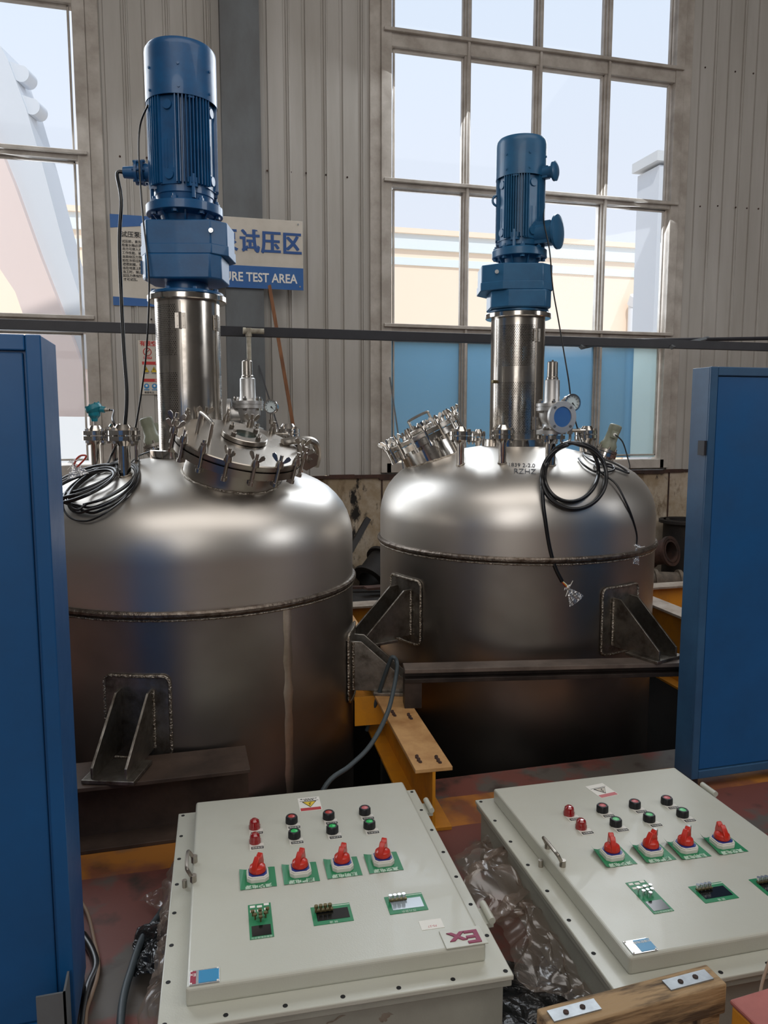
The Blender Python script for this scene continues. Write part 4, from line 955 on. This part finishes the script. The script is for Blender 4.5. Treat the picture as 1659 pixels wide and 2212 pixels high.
# ================================================================ CONTROL BOXES
LZ=.27; BW,BL=.748,.917
def control_box(P0,ang,label,kind):
    t=thing('control_box',label,'control box',(P0.x,P0.y,0),ang); inv=(TR((P0.x,P0.y,0))@Matrix.Rotation(ang,4,'Z')).inverted()
    uv=lambda px,py,z=LZ: inv@PZ(px,py,z)
    fl,fr,fn,ff=.062,.052,.062,.022; zf=LZ-.048
    MB().b2(-fl+.018,BW+fr-.018,-fn+.022,BL+ff-.012,0,zf-.016).build('body','box_body',t,bevel=.006,smooth=False)
    MB().b2(-fl+.004,BW+fr-.004,-fn+.004,BL+ff-.004,zf-.032,zf-.016).build('body_flange','box_body',t,bevel=.002,smooth=False)
    MB().b2(-fl,BW+fr,-fn,BL+ff,zf-.014,zf).build('cover_flange','box_paint',t,bevel=.003,smooth=False)
    MB().b2(0,BW,0,BL,zf-.002,LZ).build('cover','box_paint',t,bevel=.008,smooth=False,seg=3)
    hp=[(-fl+.016,-fn+.018+(BL+ff+fn-.036)*k/7) for k in range(8)]+[(BW+fr-.016,-fn+.018+(BL+ff+fn-.036)*k/7) for k in range(8)]+[(-fl+.016+(BW+fl+fr-.032)*k/6,-fn+.018) for k in range(1,6)]
    for x,y in hp: MB().cyl((x,y,zf-.001),(x,y,zf+.0006),.0062,n=12).build('bolt_hole','hole_black',t)
    for yy in (.18,.80):
        b=MB().b2(BW+fr-.006,BW+fr+.022,yy-.035,yy+.035,zf-.016,zf-.004); b.cyl((BW+fr+.016,yy-.04,zf+.006),(BW+fr+.016,yy+.04,zf+.006),.010,n=14); b.build('hinge','box_paint',t)
    # handle
    ha,hb_=kind['handle']; pa,pb=uv(*ha),uv(*hb_); hx=pa.x; 
    b=MB()
    P=[(hx,pb.y,LZ+.006),(hx-.012,pb.y,LZ+.030),(hx-.018,pb.y+.012,LZ+.040),(hx-.018,pa.y-.012,LZ+.040),(hx-.012,pa.y,LZ+.030),(hx,pa.y,LZ+.006)]
    b.tube(smoothpts(P,4),.0055,10); h=b.build('handle','satin',t)
    for q_ in (pa,pb): MB().cyl((hx,q_.y,LZ),(hx,q_.y,LZ+.020),.0095,n=14).build('handle_post','satin',h)
    s_=uv(*kind['screw'],zf); b=MB().cyl((s_.x,s_.y,zf),(s_.x,s_.y,zf+.022),.0075,n=14).cyl((s_.x,s_.y,zf+.022),(s_.x,s_.y,zf+.0225),.0035,n=6); b.build('stud','satin',t)
    Mp=lambda p,z=LZ,r=0: TR((p.x,p.y,z))@Matrix.Rotation(r,4,'Z')
    def tagplate(p,par,s=1):
        MB().box((p.x+.004,p.y-.026,LZ+.0006),(.044,.036,.0012)).build('tag_plate','white_plastic',par,smooth=False)
        MB().box((p.x+.006,p.y-.034,LZ+.0014),(.038,.013,.0012)).build('tag_strip','ink_black',par,smooth=False)
        text(['启停按钮','主机启动','电源指示'][int(p.x*50)%3],.0085,'ink_white',par,TR((p.x+.006,p.y-.034,LZ+.0022))@Matrix.Rotation(pi,4,'Z'),ext=.0001)
    for q in kind['lamps']:
        p=uv(*q); b=MB(); b.M=Mp(p); b.lathe([(.0001,0),(.0185,0),(.0185,.010),(.0170,.013),(.0170,.020),(.0150,.027),(.009,.032),(.0001,.033)],28); 
        for k in range(12): g=k*pi/6; b.cyl((.0172*math.cos(g),.0172*math.sin(g),0),(.0172*math.cos(g),.0172*math.sin(g),.012),.0016,n=6)
        o=b.build('indicator_lamp','lamp_red',t); tagplate(p,o)
    for q,cm in kind['buttons']:
        p=uv(*q); b=MB(); b.M=Mp(p); b.lathe([(.0001,0),(.0190,0),(.0195,.003),(.0190,.021),(.0170,.024),(.0125,.024),(.0118,.021),(.0001,.021)],28)
        for k in range(20): g=k*pi/10; b.cyl((.0190*math.cos(g),.0190*math.sin(g),.001),(.0186*math.cos(g),.0186*math.sin(g),.021),.0012,n=5)
        o=b.build('push_button','black_plastic',t); tagplate(p,o)
        b=MB(); b.M=Mp(p); b.lathe([(.0115,.018),(.0115,.023),(.009,.0245),(.0001,.0245)],24).build('button_cap',cm,o)
    for i,(q,rk) in enumerate(kind['switches']):
        p=uv(*q); w,h_=.052,.050
        b=MB(); n=8; vs=[];fs=[]
        for i2 in range(n+1):
            x=-w+2*w*i2/n; lift=kind['curl']*max(0,(-x/w-.6))**2*.12
            for y in (-h_,h_): vs.append((p.x+x,p.y+y+(.002 if i2%2 else 0),LZ+.0012+lift*(1 if y>0 else .3)))
        for i2 in range(n): fs.append((i2*2,i2*2+2,i2*2+3,i2*2+1))
        o=b.add(vs,fs).build('switch_label','label_green',t,smooth=False)
        text(['温控电源','搅拌电源','照明电源','真空电源'][i],.019,'ink_pale',o,TR((p.x+.0,p.y-.039,LZ+.002))@Matrix.Rotation(pi,4,'Z'),ext=.0001,bold=.0006)
        c=.012; hw=.032; oc=[(-hw+c,-hw),(hw-c,-hw),(hw,-hw+c),(hw,hw-c),(hw-c,hw),(-hw+c,hw),(-hw,hw-c),(-hw,-hw+c)]
        b=MB(); b.M=Mp(p+Vector((0,.008,0)))
        b.prism(oc,0,.014); b.prism([(x*.93,y*.93) for x,y in oc],.014,.018); sw=b.build('rotary_switch','white_plastic',t,bevel=.002)
        b=MB(); b.M=Mp(p+Vector((0,.008,0))); b.prism([(x*.82,y*.82) for x,y in oc],.018,.0190); b.build('switch_plate','plate_blue',sw)
        b=MB(); b.M=Mp(p+Vector((0,.010,0)),LZ,R(rk)); b.lathe([(.0001,.019),(.0245,.019),(.0250,.026),(.0225,.034),(.014,.040),(.0001,.042)],32)
        Mx=Matrix(((1,0,0,0),(0,0,-1,.0085),(0,1,0,0),(0,0,0,1)))
        b.prism([(-.0255,.024),(.0265,.024),(.0262,.040),(.022,.056),(.020,.066),(.012,.062),(.006,.055),(.000,.064),(-.006,.060),(-.016,.050),(-.0235,.038)],0,.017,Mx)
        b.build('knob','knob_red',sw,bevel=.0025)
        if kind['clip'] and i in (1,2):
            b=MB(); b.M=Mp(p+Vector((0,.010,0)),LZ,R(rk)); b.box((.024,0,.055),(.012,.014,.022)); b.build('padlock_clip','cast_steel',sw,bevel=.002)
    # keypad panel
    p=uv(*kind['keypad']); o=MB().box((p.x,p.y,LZ+.0007),(.062,.145,.0014)).build('keypad_panel','label_green',t,smooth=False)
    MB().box((p.x,p.y-.042,LZ+.0016),(.050,.042,.001)).build('display_window','screen_dark',o,smooth=False)
    for (x,y) in ((-.019,.062),(0,.060),(.019,.066),(-.019,.042),(0,.042),(.019,.046)): MB().box((p.x+x,p.y+y,LZ+.0018),(.014,.009,.001)).build('key_mark','ink_white',o,smooth=False)
    for (x,y) in ((-.020,.022),(0,.024),(.020,.026),(-.014,.006),(.014,.009),(0,.008),(0,-.006)):
        b=MB().cyl((p.x+x,p.y+y,LZ+.001),(p.x+x,p.y+y,LZ+.015),.0022,n=8).cyl((p.x+x,p.y+y,LZ+.013),(p.x+x,p.y+y,LZ+.018),.0052,n=14); b.build('key','nameplate' if kind['clip'] else 'bronze',o)
    text('温度控制显示仪',.008,'ink_pale',o,TR((p.x,p.y-.069,LZ+.0018))@Matrix.Rotation(pi,4,'Z'),ext=.0001)
    for j,q in enumerate(kind['displays']):
        p=uv(*q); o=MB().box((p.x,p.y,LZ+.0007),(.108,.078,.0014)).build('display_panel','label_green',t,smooth=False)
        MB().box((p.x+.002,p.y-.002,LZ+.0016),(.088,.044,.001)).build('display_window','screen_pale' if kind['pale'][j] else 'screen_dark',o,smooth=False)
        MB().box((p.x-.020,p.y+.014,LZ+.007),(.050,.010,.004)).build('button_bar','bronze',o,smooth=False)
        for k in range(4):
            x=p.x-.041+k*.0125; b=MB().cyl((x,p.y+.014,LZ+.001),(x,p.y+.014,LZ+.018),.0025,n=8).cyl((x,p.y+.014,LZ+.015),(x,p.y+.014,LZ+.022),.0055,n=14); b.build('key','nameplate' if kind['pale'][j] or kind['clip'] else 'bronze',o)
        text(['转 速','压力显示'][j%2],.010,'ink_pale',o,TR((p.x,p.y-.034,LZ+.0018))@Matrix.Rotation(pi,4,'Z'),ext=.0001)
        MB().box((p.x+.028,p.y+.033,LZ+.0018),(.05,.003,.0008)).build('scale_mark','ink_pale',o,smooth=False)
    # nameplate
    p=uv(*kind['plate']); o=MB().box((p.x,p.y,LZ+.0015),(.070,.050,.003)).build('nameplate','nameplate',t,smooth=False,bevel=.0008)
    if kind['ex']:
        MB().box((p.x+.010,p.y,LZ+.0034),(.048,.042,.001)).build('blue_field','plate_cyan',o,smooth=False); MB().box((p.x-.027,p.y,LZ+.0034),(.014,.042,.001)).build('red_field','plate_wine',o,smooth=False)
        text('Ex',.014,'ink_white',o,TR((p.x-.027,p.y+.008,LZ+.0042))@Matrix.Rotation(pi,4,'Z'),ext=.0001)
    else:
        MB().box((p.x+.013,p.y,LZ+.0034),(.044,.042,.001)).build('cyan_field','plate_cyan',o,smooth=False)
        text('防爆配电箱',.010,'ink_white',o,TR((p.x+.012,p.y+.012,LZ+.0042))@Matrix.Rotation(pi,4,'Z'),ext=.0001)
    for sx in (-.031,.031):
        for sy in (-.021,.021): MB().cyl((p.x+sx,p.y+sy,LZ+.003),(p.x+sx,p.y+sy,LZ+.005),.0025,n=8).build('rivet','ink_white',o)
    # warning sticker
    p=uv(*kind['sticker']); sr=Matrix.Rotation(kind['srot'],4,'Z'); Ms=TR((p.x,p.y,LZ))@sr
    b=MB(); b.M=Ms; b.box((0,0,.0006),(.076,.094,.0008)); o=b.build('warning_sticker','ink_white',t,smooth=False)
    b=MB(); b.M=Ms; b.box((0,-.036,.0014),(.070,.018,.0008)); b.build('red_band','ink_red' if kind['ex'] else 'cap_pink',o,smooth=False)
    b=MB(); b.M=Ms; b.add([(-.022,.014,.0016),(.022,.014,.0016),(0,-.020,.0016)],[(0,1,2)]); b.build('warning_triangle','sign_yellow' if kind['ex'] else 'sign_white',o,smooth=False)
    b=MB(); b.M=Ms; b.tube([(-.024,.0155,.0018),(.024,.0155,.0018),(0,-.0225,.0018)],.0012,4,True); b.tube([(.006,.010,.0018),(-.003,.0,.0018),(.003,-.002,.0018),(-.003,-.012,.0018)],.0012,4)
    b.tube([(-.033,.022,.0014),(.033,.022,.0014)],.0006,4); b.build('triangle_border','ink_black',o)
    if kind['ex']: text('有电危险\n必须断电后开盖',.0085,'ink_black',o,Ms@TR((0,.033,.0014))@Matrix.Rotation(pi,4,'Z'),ext=.0001)
    if kind['ex']:
        p=uv(1001,2026); b=MB().box((p.x,p.y,LZ+.002),(.112,.070,.003)); o=b.build('ex_plate','box_paint',t,smooth=False,bevel=.001)
        text('Ex',.066,'ink_wine',o,TR((p.x+.004,p.y-.002,LZ+.0045))@Matrix.Rotation(pi,4,'Z'),ext=.0012,bold=.0014,sx=1.25)
        p=uv(932,1997); o=MB().box((p.x,p.y,LZ+.0006),(.062,.038,.001)).build('paper_label','ink_white',t,smooth=False)
        text('FS-27',.011,'cap_pink',o,TR((p.x,p.y-.008,LZ+.0014))@Matrix.Rotation(pi,4,'Z'),ext=.0001)
    return t
K1=dict(handle=((420,1862),(424,1903)),screw=(399,1916),lamps=[(550,1789),(551,1820)],
 buttons=[((630,1777),'cap_red'),((710,1768),'cap_red'),((788,1758),'cap_pink'),((636,1809),'cap_green'),((718,1798),'cap_green'),((798,1788),'cap_green')],
 switches=[((557,1898),60),((649,1887),62),((740,1875),62),((828,1864),62)],curl=.25,clip=False,keypad=(563,1989),displays=[(717,1975),(877,1952)],pale=[0,1],
 plate=(442,2111),sticker=(669,1737),srot=0,ex=True)
control_box(PZ(400,2136,LZ),R(-2.9),'left grey-green control box, Ex plate at its front right corner',K1)
K2=dict(handle=((1183,1832),(1211,1872)),screw=(1168,1872),lamps=[(1229,1760),(1255,1789)],
 buttons=[((1301,1753),'cap_pink'),((1371,1744),'cap_pink'),((1440,1736),'cap_pink'),((1330,1783),'cap_palegreen'),((1402,1773),'cap_palegreen'),((1474,1763),'cap_palegreen')],
 switches=[((1325,1852),75),((1409,1843),28),((1484,1836),35),((1563,1826),88)],curl=1.0,clip=True,keypad=(1402,1937),displays=[(1541,1928),(1672,1912)],pale=[0,0],
 plate=(1383,2045),sticker=(1300,1708),srot=R(8),ex=False)
control_box(PZ(1360,2069,LZ),R(-1.5),'right grey-green control box, cyan nameplate near its front left corner',K2)
# ================================================================ CRUMPLED PLASTIC, FILM, HOSES
def crumple(name,label,corners,thk,m,nx=36,ny=36,amp=.05,seed=1,freq=9,cat='plastic sheet',minz=.01):
    A,B_,C_,D_=[Vector(p) for p in corners]; o=A.copy(); b=MB(); b.o=o; vs=[];fs=[]
    for i in range(nx+1):
        for j in range(ny+1):
            u,v=i/nx,j/ny; p=A.lerp(B_,u).lerp(D_.lerp(C_,u),v)
            q=Vector((p.x*freq,p.y*freq,p.z*freq+seed*7.3))
            d=Vector((noise.noise(q),noise.noise(q+Vector((31,0,0))),noise.noise(q+Vector((0,57,0)))))
            d2=Vector((noise.noise(q*2.7),noise.noise(q*2.7+Vector((31,0,0))),abs(noise.noise(q*2.7+Vector((0,57,0))))))
            e=min(1,6*min(u,1-u,v,1-v)+.35)
            p=p+(d*amp+d2*amp*.55)*e; p.z=max(p.z,minz); vs.append(p)
    for i in range(nx):
        for j in range(ny): a=i*(ny+1)+j; fs.append((a,a+1,a+ny+2,a+ny+1))
    b.add(vs,fs); q=b.build(name,m,smooth=(m=='clear_plastic')); q.location=o
    return tag(q,label,cat)
V=Vector
crumple('plastic_wrap','clear crumpled plastic wrap along the left side of the left control box',(PZ(300,2230,.12),PZ(345,2215,.20),PZ(402,1800,.18),PZ(370,1870,.04)),0,'clear_plastic',30,60,.035,2,12)
crumple('plastic_scrap','torn pale plastic scrap on the floor beside the black bag',(PZ(300,1945,.02),PZ(345,1965,.05),PZ(365,1925,.09),PZ(330,1922,.06)),0,'clear_plastic',16,16,.02,5,24)
crumple('plastic_wrap','clear crumpled plastic wrap heaped between the two control boxes',(PZ(985,1850,.10),PZ(1095,1770,.15),PZ(1120,1960,.16),PZ(1040,2010,.14)),0,'clear_plastic',44,44,.075,3,9)
crumple('plastic_wrap','clear plastic wrap trailing under the left side of the right control box',(PZ(1060,1960,.06),PZ(1150,1930,.14),PZ(1310,2200,.10),PZ(1130,2120,.06)),0,'clear_plastic',44,44,.06,4,9)
crumple('plastic_wrap','clear plastic wrap hanging under the front edge of the left control box',(PZ(700,2216,.16),PZ(1060,2110,.16),PZ(1050,2175,.05),PZ(800,2260,.02)),0,'clear_plastic',44,24,.035,9,12)
crumple('black_film','crumpled black plastic film on the floor between the control boxes',(PZ(1020,2060,.01),PZ(1200,2090,.03),PZ(1330,2230,.03),PZ(980,2250,.02)),0,'black_film',36,36,.06,6,7)
crumple('black_bag','torn black plastic bag left of the left control box',(PZ(295,2010,.02),PZ(365,1965,.09),PZ(345,2100,.09),PZ(285,2110,.02)),0,'black_film',24,30,.03,8,14)
P=[PZ(x,y,.03) for x,y in ((352,1965),(335,1990),(312,2020),(298,2050),(285,2090),(270,2140),(262,2190),(258,2260))]
cable('grey_hose',P,.011,'grey_rubber','thick grey hose on the floor left of the left control box','hose')
P=[PZ(x,y,.02) for x,y in ((172,1942),(190,1975),(203,2030),(212,2075),(210,2110),(198,2150),(186,2190),(184,2260))]
cable('tan_wire',P,.0055,'tan_wire','thin tan wire curving over the red floor by the left cabinet','wire')
P=[PZ(x,y,.015) for x,y in ((178,2020),(200,2055),(208,2090),(192,2130),(180,2180),(172,2250))]
cable('black_hose',P,.013,'black_rubber','black hose at the foot of the left blue cabinet','hose')
# dark hose from the yellow beam down to behind the left box
P=[V((.88,3.62,.05)),PD(838,1440,3.62),PD(850,1420,3.60),PD(858,1438,3.58),PD(850,1490,3.4),PD(835,1545,3.2),PD(800,1610,3.05),PD(755,1655,2.95),PD(705,1695,2.85),V((.42,2.78,.02))]
cable('grey_hose',P,.010,'grey_rubber','grey hose curving from the left tank right foot to the floor','hose')
# ================================================================ TIMBER, PINK BOX
p=PZ(1185,2200,.40); q=PZ(1540,2105,.40); d=q-p; a=math.atan2(d.y,d.x); L=d.length
t=thing('timber_frame','weathered timber bar with two metal strips at the bottom right','timber',(p.x,p.y,0),a)
MB().b2(-.01,L+.01,-.032,.032,.33,.40).build('bar','timber',t,bevel=.004)
for x in (.0,L-.05): MB().b2(x,x+.05,-.028,.028,0,.33).build('post','timber',t,bevel=.004)
for x in (.06,L-.065):
    MB().b2(x-.055,x+.055,-.014,.016,.400,.4035).build('metal_strip','galv',t,smooth=False)
    MB().cyl((x-.02,0,.403),(x-.02,0,.4055),.006,n=8).build('nail','rust',t); MB().cyl((x+.02,.002,.403),(x+.02,.002,.4055),.006,n=8).build('nail','rust',t)
p=PZ(1580,2165,.45)
t=thing('painted_block','pink topped block with yellow side in the bottom right corner','block',(p.x,p.y,0),R(4))
MB().b2(0,.3,-.35,.0,0,.445).build('side','yellow_paint',t,bevel=.006,smooth=False); MB().b2(-.003,.303,-.353,.003,.445,.455).build('top','pink_paint',t,bevel=.004,smooth=False)
P=[PZ(1635,2215,.42),PZ(1640,2160,.40),PZ(1650,2110,.36),PZ(1668,2060,.30)]
cable('rope','%s'%'' or P,.006,'tan_wire','thin tan cord slanting up at the right edge above the timber','cord') if 0 else cable('rope',[PZ(1632,2230,.30),PZ(1640,2160,.33),PZ(1650,2110,.34),PZ(1675,2040,.36)],.0035,'tan_wire','thin tan cord slanting up at the right edge above the timber','cord')
# ================================================================ JUNK BY THE WALL
def jc(name,label,p0,p1,r,m,cat,extra=None):
    p0=V(p0);p1=V(p1); t=thing(name,label,cat,p0); d=p1-p0
    B=basis((0,0,0),d); L=d.length
    b=MB(); b.M=B; b.lathe([(r*.75,0),(r,0),(r,L),(r*.75,L),(r*.75,0)],28); b.build('barrel',m,t)
    for zz in ([0,L-.03] if extra is None else extra):
        b=MB(); b.M=B; b.lathe([(r*.9,zz),(r*1.22,zz),(r*1.22,zz+.03),(r*.9,zz+.03)],28); b.build('collar',m,t)
jc('pipe_section','rusty brown pipe stub lying near the wall right of the right tank',PD(1400,1215,7.5).to_2d().to_3d()+V((0,0,.30)),PD(1450,1205,7.3).to_2d().to_3d()+V((0,0,.36)),.12,'rust','pipe')
jc('pipe_section','tan ribbed pipe coupling on the floor beside the right cabinet',(4.10,6.05,.13),(4.42,5.95,.12),.11,'junk_tan','pipe',[0,.06,.28])
jc('steel_drum','dark oily drum standing in the corner by the mouldy wall',(4.90,6.62,0),(4.90,6.62,.62),.20,'junk_dark','drum')
jc('pipe_section','dark pipe elbow piece lying behind the tan coupling',(4.0,6.62,.12),(4.4,6.68,.12),.11,'junk_dark','pipe')
jc('valve_body','dark rounded casting resting by the wall between the tanks',(1.62,6.55,.18),(1.80,6.70,.34),.14,'junk_dark','casting')
t=thing('hand_wheel','pale cast flange wheel standing between the two tanks','wheel',(1.38,6.62,.19))
b=MB(); b.M=basis((0,0,0),(.35,-1,.25)); b.lathe([(.10,-.02),(.18,-.02),(.18,.02),(.10,.02),(.10,-.02)],32); b.build('rim','junk_tan',t)
MB().cyl((0,0.02,0),(0,-.03,0),.05,n=20).build('hub','junk_tan',t)
a_=PD(794,1122,6.9); c_=PD(762,1180,6.6); rod('angle_bar','dark steel bar slanting up against the wall between the tanks',a_,toward(a_,c_),.035,'junk_dark','bar')
jc('gear_casing','grey flanged casting lying by the wall between the tanks',(1.98,6.5,.13),(2.2,6.55,.13),.12,'brown_steel','casting')
o=MB().box((0,0,0),(.55,.05,.02),rz=-.2).box((0.1,-.1,.03),(.6,.10,.02),rz=.15).build('rusty_plate','rust'); o.location=(1.66,6.2,.20); tag(o,'rusty flat plates stacked in the gap between the tanks','plate')
o=MB().box((0,0,.08),(.7,.5,.16),rz=.1).build('steel_tray','junk_dark',bevel=.01); o.location=(1.60,6.15,0); tag(o,'dark steel tray under the rusty plates between the tanks','tray')
